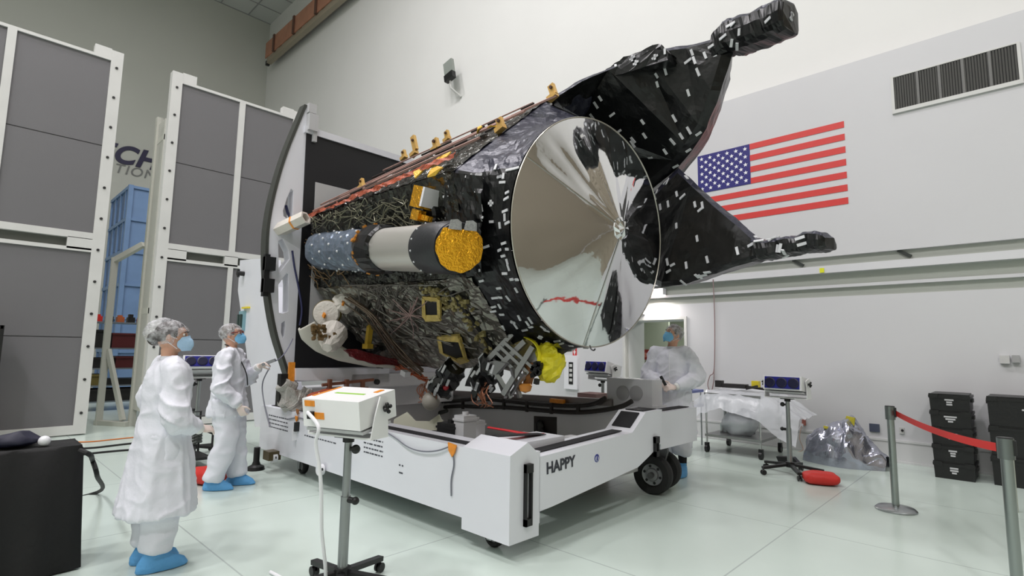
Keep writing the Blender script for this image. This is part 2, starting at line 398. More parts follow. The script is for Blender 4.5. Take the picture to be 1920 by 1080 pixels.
# extinguisher cabinet, its sign, red alarm, yellow notice
p = ony(1075,697,WY)
ec = empty('extinguisher_cabinet', p, 'white wall cabinet with a tall dark window beneath the red arrow sign', 'cabinet')
MB().mm(p+V(-.2,-.06,-.36),p+V(.14,0,.34)).build('case', WHITE, ec, bevel=.008)
MB().mm(p+V(-.07,-.068,-.26),p+V(.04,-.058,.2)).build('window', mat('dark_glass2',(34,34,34),.15), ec)
lt = MB()
for k in range(4): lt.mm(p+V(-.05,-.072,-.2+k*.1),p+V(.02,-.068,-.14+k*.1))
lt.build('lettering', PLATE, ec)
p = ony(1078,657,WY)
sn = MB(); sn.prism([p+V(x,-.012,z) for x,z in ((-.05,-.14),(.05,-.14),(.05,.14),(-.05,.14))],(0,.012,0))
sn = sn.build('arrow_sign', mat('sign_red',(196,52,52),.5)); tag(sn,'red arrow sign on the white wall above the cabinet','sign')
a = MB(); a.prism([p+V(x,-.016,z) for x,z in ((-.012,.1),(.012,.1),(.012,-.02),(.035,-.02),(0,-.1),(-.035,-.02),(-.012,-.02))],(0,.004,0)); a.build('arrow', WHITE, sn)
p = ony(1209,665,WY-.02); fa = V(DX0+.38, T+1.2, 1.36)
p = ony(1211,665,UY+2.0)
al = MB().mm(p+V(-.09,-.04,-.12),p+V(.09,0,.12)).build('alarm_plate', mat('alarm_red',(150,40,40),.5), bevel=.006); tag(al,'dark red square alarm sign inside the doorway','sign')
MB().mm(p+V(-.05,-.046,-.06),p+V(.05,-.04,.05)).build('emblem', mat('alarm_mark',(205,120,110),.5), al)
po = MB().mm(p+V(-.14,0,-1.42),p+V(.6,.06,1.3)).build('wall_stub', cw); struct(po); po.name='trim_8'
p = ony(1172,652,UY+3.6); tag(MB().mm(p+V(-.1,-.02,-.1),p+V(.1,0,.1)).build('notice', mat('notice_yellow',(206,196,110),.5)),'small yellow notice on the corridor wall left of the red sign','sign')
# ================================================================== LEFT PARTITIONS
PX = -11.05
MESH = mat('grey_filter_panel', (106,105,107), .55, bump=.05, bscale=60, var=.02, vscale=.7)
BOLT = mat('bolt_dark', (66,66,66), .4, .6)
SLOT = mat('slot_dark', (92,94,88), .6)
def partition(y0, y1, post_left, mull_up, mull_lo, label):
    r = empty('partition_panel', (PX,(y0+y1)/2,0), label, 'partition')
    fr = MB(); D = .16
    top, mz0, mz1, pw_ = 6.34, 2.98, 3.27, .17
    posts = [y0] if post_left else []
    yl, yr = y0, y1
    fr.mm((PX-D,yr-pw_,0.02),(PX,yr,top+.14)); fr.mm((PX-D+.01,yr-.4,top+.002),(PX-.004,yr-pw_+.001,top+.16))
    fr.mm((PX-D,yl,0.02),(PX,yl+pw_,top+.14)); fr.mm((PX-D+.01,yl+pw_-.001,top+.002),(PX-.004,yl+.4,top+.16))
    ia, ib = yl+pw_, yr-pw_
    fr.mm((PX-D,ia,top-.05),(PX,ib,top)); fr.mm((PX-D,ia,mz1-.11),(PX,ib,mz1)); fr.mm((PX-D,ia,mz0-.03),(PX,ib,mz0+.03)); fr.mm((PX-D,ia,.02),(PX,ib,.16))
    for q in mull_up: fr.mm((PX-D,q-.055,mz1),(PX,q+.055,top-.05))
    for q in mull_lo: fr.mm((PX-D,q-.045,.16),(PX,q+.045,mz0-.03)); fr.mm((PX-D,q-.12,mz0),(PX,q+.12,mz1-.1))
    fr.mm((PX-D,ib-.32,mz0),(PX,ib,mz1-.1)); fr.mm((PX-D,ia,mz0),(PX,ia+.3,mz1-.1))
    fr.build('frame', FRAME, r, bevel=.006)
    def fill(zs, ms):
        ys = [ia]+sorted(ms)+[ib]
        for a,b_ in zip(ys,ys[1:]):
            q = MB(); zm = (zs[0]+zs[1])/2
            q.mm((PX-D+.03,a,zs[0]),(PX-.03,b_,zm-.008)).mm((PX-D+.03,a,zm+.008),(PX-.03,b_,zs[1])).mm((PX-D+.04,a,zm-.008),(PX-.045,b_,zm+.008))
            q.build('infill', MESH, r)
    fill((mz1,top-.05), mull_up); fill((.16,mz0-.03), mull_lo)
    MB().mm((PX-D,ia,mz0+.03),(PX-.1,ib,mz1-.11)).build('slot', SLOT, r)
    bo = MB()
    for k in range(12): 
        z = .35+k*.53
        for q in (yl+pw_/2, yr-pw_/2): bo.cyl((PX,q,z),(PX+.012,q,z),.022,n=8)
    build_each(bo, 'bolt', BOLT, r)
    return r
partition(-3.3, 1.675, True, (.26,-1.6), (-1.2,), 'tall grey partition with white frame at the left edge, behind the black table')
p2 = partition(2.42, 4.86, True, (3.66,), (3.66,), 'tall grey partition with white frame directly behind the two gowned people')
# side return of the second partition: post further back with a bottom brace
sr_ = MB(); sr_.mm((PX-.72,2.37,0),(PX-.60,2.47,5.75)); sr_.mm((PX-.62,2.4,5.2),(PX-.16,2.44,5.3)).mm((PX-.62,2.4,2.0),(PX-.16,2.44,2.1))
sr_.build('side_post', mat('post_cream',(196,196,186),.5), p2)
sr_ = MB(); sr_.mm((PX-.62,2.405,.3),(PX-.16,2.43,5.6)); sr_.build('side_sheet', mat('sheet_cream',(186,186,178),.5), p2)
q = onz(226,800); q2 = onx(232,672,q.x+.0)
bk = MB(); bk.bar((PX-1.15,2.02,0.0),(PX-1.15,2.02,3.05),.1).bar((PX-1.12,2.05,1.35),(PX-.75,2.3,.1),.07).bar((PX-1.2,2.0,.04),(PX-.6,2.36,.04),.12,.08).bar((PX-1.15,2.02,3.0),(PX-.7,2.36,3.3),.09)
bk.build('brace', mat('post_cream',(196,196,186),.5), p2)
# ================================================================== BLUE CONTAINER + SHELVING behind the partitions
BL = mat('container_blue', (102,130,166), .5, var=.06)
BLD = mat('container_blue_dark', (76,100,138), .6)
bx = -19.0
ct = onx(246,347,bx); cb = onx(210,590,bx); xr_ = ct.y
y_l = onx(224,376,bx-2.2)
cc = empty('blue_container', (bx-1,ct.y,0), 'tall pale blue ribbed container standing behind the shelving', 'container')
W0, W1 = ct.y, ct.y+1.6; Ht = ct.z
MB().mm((bx-2.6,W0,0.02),(bx,W1,Ht)).build('body', BL, cc)
rb = MB(); nrow = 6
for k in range(nrow+1):
    z = Ht-.05-k*(Ht-.3)/nrow
    rb.mm((bx-2.6,W0-.05,z-.05),(bx+.04,W0,z+.05)).mm((bx,W0-.05,z-.04),(bx+.05,W1,z+.04))
for y_ in (0,1.6): rb.mm((bx-.08,W0+y_-.06,0.02),(bx+.07,W0+y_+.06,Ht))
for xx in (-2.55,-1.9,-1.2,-.5): rb.mm((bx+xx,W0-.04,.02),(bx+xx+.1,W0,Ht))
rb.build('ribs', BL, cc)
rec = MB()
for k in range(nrow):
    z = Ht-.15-k*(Ht-.3)/nrow
    for xx in (-2.35,-1.65,-.95): rec.mm((bx+xx,W0-.012,z-.75),(bx+xx+.3,W0,z-.02))
build_each(rec, 'recess', BLD, cc)
# shelving rack
sx = -14.6
def sh(px,py): return onx(px,py,sx)
y0_, y1_ = sh(178,650).y-.15, sh(262,650).y+.25
zt = sh(200,603).z
rk = empty('shelving_rack', (sx,(y0_+y1_)/2,0), 'dark storage rack loaded with bins behind the gap between the partitions', 'shelving')
f = MB(); zz = [sh(200,y).z for y in (603,652,690,722,752)]
for yy in (y0_,y1_-.05):
    for xx in (sx-.6,sx-.05): f.mm((xx,yy,0),(xx+.05,yy+.05,zt+.05))
build_each(f, 'upright', BLACK, rk)
SHG = mat('shelf_steel', (128,136,142), .45, .5)
for z in zz: MB().mm((sx-.6,y0_,z-.03),(sx,y1_,z)).build('shelf', SHG, rk)
DKR = mat('dark_red_bin', (84,26,28), .5); DKB = mat('black_bin', (24,22,22), .5); LBL = mat('clear_tote', (120,140,158), .3); OLV = mat('olive_bag',(104,92,40),.6, bump=.3, bscale=20)
def bin_(z, a, b_, h, m, lab, cat='bin', name='storage_bin'):
    o = MB(); o.mm((sx-.5,y0_+a,z),(sx-.02,y0_+b_,z+h)).mm((sx-.52,y0_+a-.012,z+h-.04),(sx,y0_+b_+.012,z+h)); o = o.build(name, m, bevel=.012); tag(o, lab, cat); return o
Ws = y1_-y0_
h1 = (zz[0]-zz[1])*.72; h2 = (zz[1]-zz[2])*.72; h3 = (zz[2]-zz[3])*.7
bin_(zz[1],.06,.4,h1*.95,DKB,'black bin on the upper shelf of the dark rack, left side')
bin_(zz[1],.45,Ws-.07,h1*.8,DKR,'dark red bin on the upper shelf of the dark rack')
bin_(zz[2],.06,.5,h2*.7,DKB,'black bin on the middle shelf of the dark rack, under the other black one')
bin_(zz[2],.55,Ws-.07,h2*.8,DKR,'wide dark red bin on the middle shelf of the dark rack')
bin_(zz[3],.08,.32,h3*.9,OLV,'olive bag standing on the low shelf of the dark rack','bag','storage_bag')
bin_(zz[3],.4,Ws-.07,h3*.5,DKB,'flat black case on the low shelf of the dark rack','case','flat_case')
bin_(zz[4],.06,Ws-.07,(zz[3]-zz[4])*.75,DKB,'wide black crate on the bottom shelf of the dark rack','crate','storage_crate')
for k in range(5):
    m_ = (RED, DKB, mat('dull_orange',(170,90,50),.5), DKB, RED)[k]
    yy = y0_+.12+k*.2
    o = MB(); o.mm((sx-.3,yy,zz[0]),(sx-.1,yy+.13,zz[0]+.12)).mm((sx-.28,yy+.02,zz[0]+.12),(sx-.14,yy+.1,zz[0]+.16+.03*(k%2)))
    o = o.build('small_tool', m_, bevel=.01); tag(o, ('red tool lying at the left end of the rack top','black tool second from left on the rack top','dull orange tool in the middle of the rack top','black tool second from right on the rack top','red tool at the right end of the rack top')[k], 'tool', 'tools on top of the rack')
# ================================================================== TRANSPORT DOLLY
DW = mat('dolly_white', (224,225,232), .32, coat=.3, var=.015, vscale=2)
DG = mat('dolly_grey', (218,218,220), .4, var=.03, vscale=2)
GRIP = mat('grip_tape', (26,26,30), .85, bump=.1, bscale=200)
INK = mat('stencil_ink', (70,72,80), .6)
dl = empty('transport_dolly', (-4.8,4.3,0), 'long white wheeled transport dolly carrying the foil wrapped spacecraft', 'dolly')
# near side beam
b_ = MB().mm((-7.05,2.82,.2),(-2.7,3.15,.72)); nr = b_.build('side_beam', DW, dl, bevel=.012)
MB().mm((-6.95,2.90,.72),(-2.86,3.0,.726)).build('grip_strip', GRIP, nr)
# corner post block with sloping top
b_ = MB().prism([(-3.25,2.80,.1),(-3.25,2.98,.1),(-3.25,3.5,.1),(-3.25,3.5,.62),(-3.25,3.2,.66),(-3.25,3.02,.79),(-3.25,2.80,.73)],(.56,0,0))
b_ = MB().prism([(-2.69,2.815,.12),(-2.69,3.13,.12),(-2.69,3.13,.70),(-2.69,3.0,.8),(-2.69,2.815,.725)],(-.5,0,0))
cbk = b_.build('corner_block', DW, dl, bevel=.012)
# grip strip on corner top
b_ = MB().prism([(-3.12,3.02,.795),(-3.02,3.02,.795),(-3.02,3.6,.755),(-3.12,3.6,.755)],(0,0,.006)); b_.build('grip_strip', GRIP, cbk)
b_ = MB().prism([(-3.22,3.0,.4),(-2.9,3.0,.4),(-2.9,3.7,.4),(-3.22,3.7,.4)],(0,0,.35)); b_.build('gusset', DW, dl, bevel=.01)
# latch on the corner block
def latch(y, z0, z1, parent, x=-2.69):
    l = MB(); l.mm((x,y-.035,z1-.06),(x+.035,y+.035,z1)).mm((x,y-.035,z0),(x+.03,y-.022,z1)).mm((x,y+.02,z0+.05),(x+.03,y+.035,z1)).mm((x,y-.035,z0),(x+.03,y+.035,z0+.05))
    return l.build('latch', BLACK, parent, bevel=.008)
pz = onx(988,880,-2.69); latch(pz.y, .22, pz.z+.04, cbk)
# right end beam: low, then a step up
prof = [(3.3,.29),(4.55,.40),(4.75,.47),(5.02,.58),(5.02,.895),(4.70,.89),(4.46,.725),(3.10,.675),(3.10,.28)]
b_ = MB().prism([(-2.7,y,z) for y,z in prof],(-.3,0,0)); rb_ = b_.build('end_beam', DW, dl, bevel=.012)
b_ = MB().prism([(-2.79,3.2,.681),(-2.9,3.2,.681),(-2.9,4.42,.731),(-2.79,4.42,.731)],(0,0,.006)).build('grip_strip', GRIP, rb_)
b_ = MB().prism([(-2.75,4.50,.757),(-2.95,4.50,.757),(-2.95,4.67,.878),(-2.75,4.67,.878)],(0,-.006,.008)).build('grip_strip', GRIP, rb_)
b_ = MB().mm((-2.95,4.74,.893),(-2.75,5.0,.90)).build('grip_strip', GRIP, rb_)
# HAPPY lettering and small round blue emblem
pa, pb_ = onx(1025,890,-2.7), onx(1058,882,-2.7)
text_mesh('HAPPY', .118, 'lettering', mat('stencil_black',(52,54,62),.6), frame_mat((-2.697,onx(1024,889,-2.7).y,onx(1024,889,-2.7).z),(0,1,.035),(0,-.035,1)), rb_, ext=.001, bold=.03)
pe = onx(1119,859,-2.7)
e_ = MB(); e_.lathe([(.034,0),(.034,.002)],pe,(1,0,0),24); e_.build('emblem', mat('emblem_blue',(52,62,140),.5), rb_)
e_ = MB(); e_.lathe([(.022,.002),(.022,.004)],pe+V(0,0,-.004),(1,0,0),16); em = e_.build('emblem_ring', WHITE, rb_)
e_ = MB().prism([pe+V(.0045,y,z) for y,z in ((-.012,-.02),(.012,-.02),(.008,.012),(0,.026),(-.008,.012))],(.001,0,0)).build('emblem_drop', mat('emblem_blue',(52,62,140),.5), rb_)
pz = onx(1228,830,-2.7); 
latch(pz.y, pz.z-.13, pz.z+.06, rb_, -2.7)
# raised end block
b_ = MB().prism([(-2.72,5.02,.50),(-2.95,5.02,.50),(-2.95,5.84,.50),(-2.72,5.84,.50)],(0,0,.36)); eb_ = b_.build('end_block', DW, dl, bevel=.012)
MB().prism([(-2.78,5.05,.862),(-2.9,5.05,.862),(-2.9,5.78,.862),(-2.78,5.78,.862)],(0,0,.006)).build('grip_strip', GRIP, eb_)
# far side beam and its inner cut-out
b_ = MB().prism([(-7.0,5.6,.18),(-3.06,5.6,.25),(-3.06,5.6,.86),(-3.35,5.6,.83),(-7.0,5.6,.72)],(0,.2,0)); fb_ = b_.build('side_beam', DG, dl, bevel=.012)
q = [ony(1002,780,5.6),ony(1044,782,5.6),ony(1044,830,5.6),ony(1002,812,5.6)]
b_ = MB().prism([p+V(0,-.012,0) for p in q],(0,.012,0)).build('access_hole', mat('hole_dark',(44,40,38),.7), fb_)
hs = MB()
p = (q[0]+q[2])/2
hs.ball(p+V(-.06,-.05,.02),(.07,.04,.1)).ball(p+V(.05,-.04,-.08),(.08,.03,.06)).tube([p+V(-.1,-.03,.1),p+V(0,-.06,0),p+V(.1,-.04,-.1)],.02)
hs.build('motor', BLACK, fb_, smooth=True)
# rear cross beam, front tray, inner deck pieces
MB().mm((-7.05,3.15,.2),(-6.7,5.6,.7)).build('cross_beam', DG, dl, bevel=.012)
MB().mm((-3.9,3.72,.22),(-3.05,5.58,.34)).build('deck', mat('deck_grey',(206,206,208),.5), dl, bevel=.01)
MB().mm((-6.7,3.16,.2),(-3.95,5.58,.24)).build('deck', DG, dl)
# corner casters
def wheel(c, ax, r, w, parent, hub=True):
    c, ax = Vector(c), Vector(ax).normalized()
    t = MB(); t.lathe([(r*.62,-w*.5),(r*.9,-w*.5),(r,-w*.3),(r,w*.3),(r*.9,w*.5),(r*.62,w*.5),(r*.55,w*.3),(r*.55,-w*.3),(r*.62,-w*.5)],c,ax,40,cap=False)
    wo = t.build('wheel', RUBBER, parent, smooth=True)
    h = MB(); h.lathe([(r*.6,-w*.3),(r*.6,w*.28),(r*.5,w*.22),(r*.34,w*.22),(r*.3,w*.4),(r*.12,w*.42)],c,ax,32)
    u = ax.orthogonal().normalized(); v = ax.cross(u)
    h.build('hub', mat('hub_grey',(150,150,152),.35,.7), wo, smooth=True)
    h = MB()
    for k in range(6):
        d = u*cos(k*pi/3)+v*sin(k*pi/3); h.cyl(c+d*r*.43+ax*w*.2,c+d*r*.43+ax*w*.27,r*.07,n=10)
    build_each(h, 'lug_hole', BLACK, wo)
    return wo
axw = Vector((.18,-1,0)).normalized()
cw0 = onz(1222,930,0)
c0 = V(-2.92,5.22,.2); perp = V(axw.y,-axw.x,0)
cst = MB()
wheel(c0+axw*.0, axw, .2, .12, dl); wheel(c0-axw*.30, axw, .2, .12, dl)
cst.prism([c0-axw*.16+perp*s+V(0,0,z) for s,z in ((-.05,.0),(.05,.0),(.12,.22),(.1,.34),(-.1,.34),(-.12,.22))],axw*.06)
cst.cyl(c0+axw*.1,c0-axw*.36,.03).box(c0-axw*.13+V(0,0,.33),(.26,.26,.04))
cst.build('caster_fork', mat('fork_grey',(96,96,98),.45,.4), dl, bevel=.006)
for cx_,cy_,lab in ((-6.2,3.0,0),(-6.3,5.75,1),(-3.0,2.98,2)):
    c0 = V(cx_,cy_,.085); f = MB(); f.box(c0+V(0,0,.09),(.16,.12,.03)).box(c0+V(0,.05,.03),(.05,.02,.11)).box(c0+V(0,-.05,.03),(.05,.02,.11))
    f.build('caster_fork', STEEL, dl); wheel(c0, (0,1,0), .085, .06, dl)
# hanging jack screw, foot pads glimpsed under the near beam
f = MB(); f.lathe([(.10,0),(.09,.04),(.05,.06),(.035,.1),(.035,.26)],(-6.75,2.68,0),(0,0,1),20); f.build('levelling_foot', BLACK, dl, smooth=True)
MB().mm((-6.62,2.70,.14),(-6.45,2.84,.24)).build('foot_bracket', mat('dark_brass',(96,84,60),.4,.6), dl, bevel=.01)
f = MB(); p = ony(575,865,2.86); 
for px in (518,605): 
    p = ony(px,880 if px>560 else 858,2.8); f.lathe([(.055,0),(.055,.05)],p,(0,-1,0),20)
build_each(f, 'end_cap', WHITE, dl)
f = MB()
for px in (518,605): 
    p = ony(px,880 if px>560 else 858,2.745); f.lathe([(.014,0),(.014,.006)],p,(0,-1,0),10)
build_each(f, 'bolt', BLACK, dl)
# stencilled notes on the near beam: too small to read, kept as faint ink dashes
ink = MB()
def dashes(px0, px1, py0, py1, rows, n, y=2.819, gap=.25, hh=.013):
    for r_ in range(rows):
        a = ony(px0, py0+(py1-py0)*r_/max(rows-1,1), y); b2 = ony(px1, py0+(py1-py0)*r_/max(rows-1,1)+(px1-px0)*.19, y)
        x = a.x
        rr = random.Random(r_*7+int(px0))
        while x < b2.x:
            wd = rr.uniform(.02,.06); t = (x-a.x)/max(b2.x-a.x,1e-3); z = a.z+(b2.z-a.z)*0
            ink.mm((x,y-.001,z),(min(x+wd,b2.x),y,z+hh)); x += wd+rr.uniform(.008,.02)
dashes(504,540,779,800,4,5); dashes(571,630,817,817,1,8); dashes(682,718,822,848,4,4); dashes(748,756,873,887,2,2)
ink.build('stencil_marks', INK, nr)['kind'] = 'stuff'
# cable draped along near beam, with tape pads
y = 2.81
cb_ = MB(); cb_.tube(spline([ony(715,805,y),ony(740,820,y),ony(765,838,y-.01),ony(790,846,y-.01),ony(820,845,y-.01),ony(848,835,y)]),.006,6)
cb_.tube(spline([ony(848,842,y),ony(851,870,y),ony(846,900,y),ony(846,930,y)]),.006,6)
cb_.tube(spline([ony(540,786,y),ony(560,783,y),ony(580,791,y),ony(600,800,y)]),.006,6)
cb_.tube(spline([ony(505,690,y),ony(492,720,y),ony(496,760,y),ony(506,800,y)]),.008,6)
build_each(cb_, 'cable', mat('cable_grey',(112,114,124),.5), dl, smooth=True)
for k,(px,py,s,mm_) in enumerate(((849,843,.05,ORANGE),(557,785,.03,ORANGE),(584,800,.035,YELLOW),(559,772,.03,mat('tape_brown',(150,96,50),.5)))):
    p = ony(px,py,y); MB().prism([p+V(-s,-.012,s),p+V(s,-.012,s*.8),p+V(s*.6,-.012,-s*.4),p+V(.1*s,-.012,-s*1.1),p+V(-s*.8,-.012,-s*.2)],(0,.012,0)).build('tape_pad', mm_, dl)
p = ony(557,800,2.8); MB().mm(p+V(-.016,-.03,-.05),p+V(.016,.02,.05)).build('hook', BLACK, dl, bevel=.006)
p = ony(553,815,2.8); MB().mm(p+V(-.014,-.03,-.06),p+V(.014,.02,.06)).build('grab_handle', WHITE, dl, bevel=.006)
# leaning end column on the left
cp = [(450,488),(497,484),(501,536),(541,762),(541,800),(478,800),(462,660),(446,545)]
f = MB().prism([ony(px,py,2.98) for px,py in cp],(0,.22,0)); co_ = f.build('end_column', DW, dl, bevel=.015)
pb2 = ony(455,513,2.96); f = MB(); f.cyl(pb2+V(0,-.08,0),pb2+V(0,.02,0),.035).box(pb2+V(0,-.06,0),(.03,.03,.12)); f.build('column_knob', BLACK, co_)
p = ony(463,577,2.97); MB().mm(p+V(-.13,-.03,-.012),p+V(.1,.01,.012)).build('tape_strip', YELLOW, co_)
p = ony(457,600,2.97); MB().mm(p+V(-.12,-.03,-.16),p+V(.05,.01,.13)).build('control_plate', mat('teal_plate',(130,170,180),.4), co_)
ck = MB()
for k in (-.08,.0): ck.mm(p+V(k-.02,-.06,-.12),p+V(k+.03,-.03,.08))
build_each(ck, 'switch', mat('switch_dark',(46,66,62),.4), co_, bevel=.006)
# far column and lower saddle
MB().mm((-7.0,5.35,.7),(-6.7,5.7,3.2)).build('end_column', DW, dl, bevel=.015)
f = MB(); f.prism([onx(px,py,-6.35) for px,py in ((548,690),(722,690),(722,716),(548,712))],(.1,0,0)); f.build('saddle', DW, dl, bevel=.008)
f = MB(); f.mm((-7.0,3.2,.66),(-6.5,5.5,.95)); f.build('saddle_beam', DG, dl, bevel=.01)
# ------------------------------------------------------------------ rotation plate bolted to the dolly end
rp = empty('rotation_plate', (-6.55,4.3,1.15), 'big white rotation plate with black centre and curved dark rim behind the spacecraft', 'fixture')
def poly_holes(name, outer, holes, ext, m, parent, bevel=0):
    bm = bmesh.new(); es = []
    for loop in [outer]+holes:
        vs = [bm.verts.new(p) for p in loop]; es += [bm.edges.new((vs[i],vs[(i+1)%len(vs)])) for i in range(len(vs))]
    bmesh.ops.triangle_fill(bm, use_beauty=True, edges=es)
    r = bmesh.ops.extrude_face_region(bm, geom=bm.faces[:])
    for v in [g for g in r['geom'] if isinstance(g, bmesh.types.BMVert)]: v.co += Vector(ext)
    mb = MB(); mb.bm.free(); mb.bm = bm
    return mb.build(name, m, parent, bevel=bevel)
x0 = -6.5
arc = [(574,197),(556,240),(538,285),(523,332),(511,380),(503,430),(501,480),(503,530),(509,580),(519,630),(533,675),(546,716)]
arc_s = spline([onx(px,py,x0) for px,py in arc],3)
yc = 4.3
right = [V(x0,2*yc-p.y,p.z) for p in arc_s]
notch_l = onx(588,200,x0); nl2 = onx(586,236,x0); tr = onx(575,238,x0)
top_z = tr.z
outer = arc_s + [V(x0,2*yc-onx(546,716,x0).y, onx(546,716,x0).z)] + right[::-1][1:] + [V(x0,2*yc-notch_l.y,notch_l.z), V(x0,2*yc-nl2.y,top_z), nl2.copy(), notch_l]
outer = arc_s + right[::-1] + [V(x0,2*yc-nl2.y,top_z), V(x0,nl2.y,top_z)]
H_ = [[(538,372),(546,354),(550,358),(549,405),(542,413),(532,405),(531,395)],
      [(522,452),(530,448),(541,470),(543,486),(523,512)],
      [(522,534),(538,512),(541,514),(540,584),(530,588),(523,586)],
      [(528,606),(534,602),(535,612),(533,630),(530,634),(527,622)]]
inner = [onx(573,249,x0),onx(566,425,x0),onx(558,560,x0),onx(552,690,x0)]
il = inner
holes = [[onx(px,py,x0) for px,py in h] for h in H_] + [[V(x0,2*yc-onx(px,py,x0).y,onx(px,py,x0).z) for px,py in h] for h in H_]
zb = onx(552,688,x0).z; zt_ = onx(574,250,x0).z
yl = onx(566,425,x0).y+.02
plate = poly_holes('plate', outer, holes, (-.16,0,0), DW, rp, bevel=.008)
BLK = mat('plate_black', (20,20,25), .5)
# black face sheet (with white centre window)
f = MB()
bl = [onx(574,250,x0), onx(565,440,x0), onx(558,560,x0), onx(551,690,x0)]
f.prism([V(x0,p.y,p.z) for p in bl]+[V(x0,2*yc-p.y,p.z) for p in bl[::-1]],(.012,0,0)); bf = f.build('face_sheet', BLK, rp)
wl_, wz = onx(590,342,x0), onx(590,342,x0).z
f = MB(); f.prism([V(x0+.012,onx(590,342,x0).y,wz),V(x0+.012,onx(585,470,x0).y,onx(585,470,x0).z),V(x0+.012,onx(578,600,x0).y,onx(578,600,x0).z-.1),V(x0+.012,5.2,onx(578,600,x0).z-.1),V(x0+.012,5.2,wz)],(.014,0,0))
f.build('adapter_plate', mat('adapter_grey',(196,196,198),.3,.2), bf)
# white border of the sheet
f = MB(); f.mm((x0,bl[0].y-.03,zt_),(x0+.035,2*yc-bl[0].y+.03,top_z)); f.build('top_border', DW, rp, bevel=.006)
# dark curved track along the rim
f = MB(); tp = [p+V(.03,0,0) for p in arc_s]
f.rings([[p+V(.012,-.025,0),p+V(.012,.012,0),p+V(-.12,.012,0),p+V(-.12,-.03,0)] for p in arc_s]); f.build('rim_track', mat('track_dark',(72,74,70),.5,.3), rp)
f = MB(); a = onx(582,206,x0); f.box(a+V(.02,0,0),(.1,.1,.12)).box(a+V(.02,.02,-.18),(.12,.12,.22)).box(a+V(.03,.06,-.27),(.05,.05,.3)); f.build('stop_block', LGREY, rp, bevel=.01)
f = MB(); a = onx(504,518,x0)
for z in (.14,-.12): f.box(a+V(.06,-.03,z),(.1,.12,.16))
f.box(a+V(.06,-.06,0),(.06,.06,.5)); f.build('rim_clamp', BLACK, rp, bevel=.01)
# hose along plate edge
f = MB(); f.tube(spline([onx(548,470,x0+.06),onx(552,500,x0+.06),onx(560,540,x0+.06),onx(566,580,x0+.06),onx(562,610,x0+.06)]),.012,6)
f.tube(spline([onx(536,385,x0-.1),onx(540,400,x0-.1),onx(548,412,x0-.1)]),.018,6)
build_each(f, 'hose', mat('hose_navy',(40,44,84),.5), rp, smooth=True)
# clamp bodies wrapped in grey film at the plate foot
FILM = mat('grey_film', (176,174,168), .35, bump=.5, bscale=25, btype='foil')
f = MB()
for px,py,r in ((545,745,.13),(560,760,.16),(540,725,.09),(578,748,.12)):
    f.box(onx(px,py,-6.3),(r*1.5,r*1.7,r*1.6),Matrix.Rotation(px*.7,3,'X'))
bmesh.ops.subdivide_edges(f.bm, edges=f.bm.edges[:], cuts=5, use_grid_fill=True); bmesh.ops.smooth_vert(f.bm, verts=f.bm.verts[:], factor=.5, use_axis_x=True, use_axis_y=True, use_axis_z=True)
for v in f.bm.verts: v.co += noise.noise_vector(v.co*9)*.045
f.build('wrapped_clamp', FILM, dl)
f = MB(); f.box(onx(533,712,-6.35),(.1,.12,.14)).box(onx(528,745,-6.4),(.1,.1,.2)); build_each(f, 'clamp_block', BLACK, dl, bevel=.01)
f = MB(); f.box(onx(546,700,-6.3),(.03,.07,.26)); f.build('tape_strip', ORANGE, dl)
# fittings and loose gear on the dolly bed
def gear(name, o, lab, cat='equipment', g=None): return tag(o, lab, cat, g)
f = MB(); p = onx(608,745,-6.0); f.ball(p,(.14,.2,.10),14,10).ball(p+V(.1,.14,.02),(.12,.16,.08),12,8); 
for v in f.bm.verts: v.co += noise.noise_vector(v.co*7)*.03
gear('bag', f.build('tool_bag', mat('orange_bag',(168,74,44),.6,bump=.3,bscale=18), smooth=True), 'orange red soft bag lying on the dolly bed behind the white instrument box','bag')
f = MB(); 
for (a,b2) in (((604,722),(700,712)),((612,730),(690,728))): f.tube([onx(*a,-6.2),onx(*b2,-6.2)],.02)
for px in (618,650,680): f.box(onx(px,722,-6.18),(.05,.04,.14))
f.build('pipe_run', mat('copper_pipe',(150,100,78),.4,.5), dl)
f = MB(); p = onx(660,735,-6.3); f.mm(V(-6.45,3.6,.95),V(-6.25,5.3,1.12)); f.build('crosspiece', DG, dl, bevel=.01)
f = MB(); p = onx(706,716,-6.24); f.cyl(p+V(-.02,0,0),p+V(.03,0,0),.035); f.build('knob', BLACK, dl)
# motors and brackets on the dolly bed
p = V(-4.75,3.7,.24)
q = ony(790,805,3.6)
mo = empty('drive_motor', V(q.x,3.6,.24), 'black drive motor with pale angled bracket on the dolly bed', 'motor')
c_ = V(q.x,3.6,.46)
d_ = V(.72,.69,0)
f = MB(); f.cyl(c_-d_*.19,c_+d_*.19,.135).cyl(c_-d_*.2,c_-d_*.17,.145).cyl(c_+d_*.17,c_+d_*.2,.145).mm(V(c_.x-.08,c_.y-.08,.24),V(c_.x+.08,c_.y+.08,.4)); f.build('body', BLACK, mo, smooth=True)
f = MB(); u_ = V(.72,.69,0); n_ = V(.69,-.72,0)
f.prism([c_+u_*s-n_*.2+V(0,0,z) for s,z in ((-.38,-.2),(.4,-.2),(.16,.28),(.05,.2),(-.1,.2),(-.2,.3),(-.34,.22))],n_*-.03); f.build('bracket', mat('bracket_cream',(206,206,188),.5), mo)
f = MB(); f.box(c_+u_*.36+n_*.0+V(0,0,-.16),(.2,.06,.04),Matrix.Rotation(radians(45),3,'Z')); f.build('tape', YELLOW, mo)
f = MB(); f.box(c_-u_*.02+n_*.14+V(0,0,.02),(.12,.02,.1),Matrix.Rotation(radians(45),3,'Z')); f.build('label_plate', GREYP, mo)
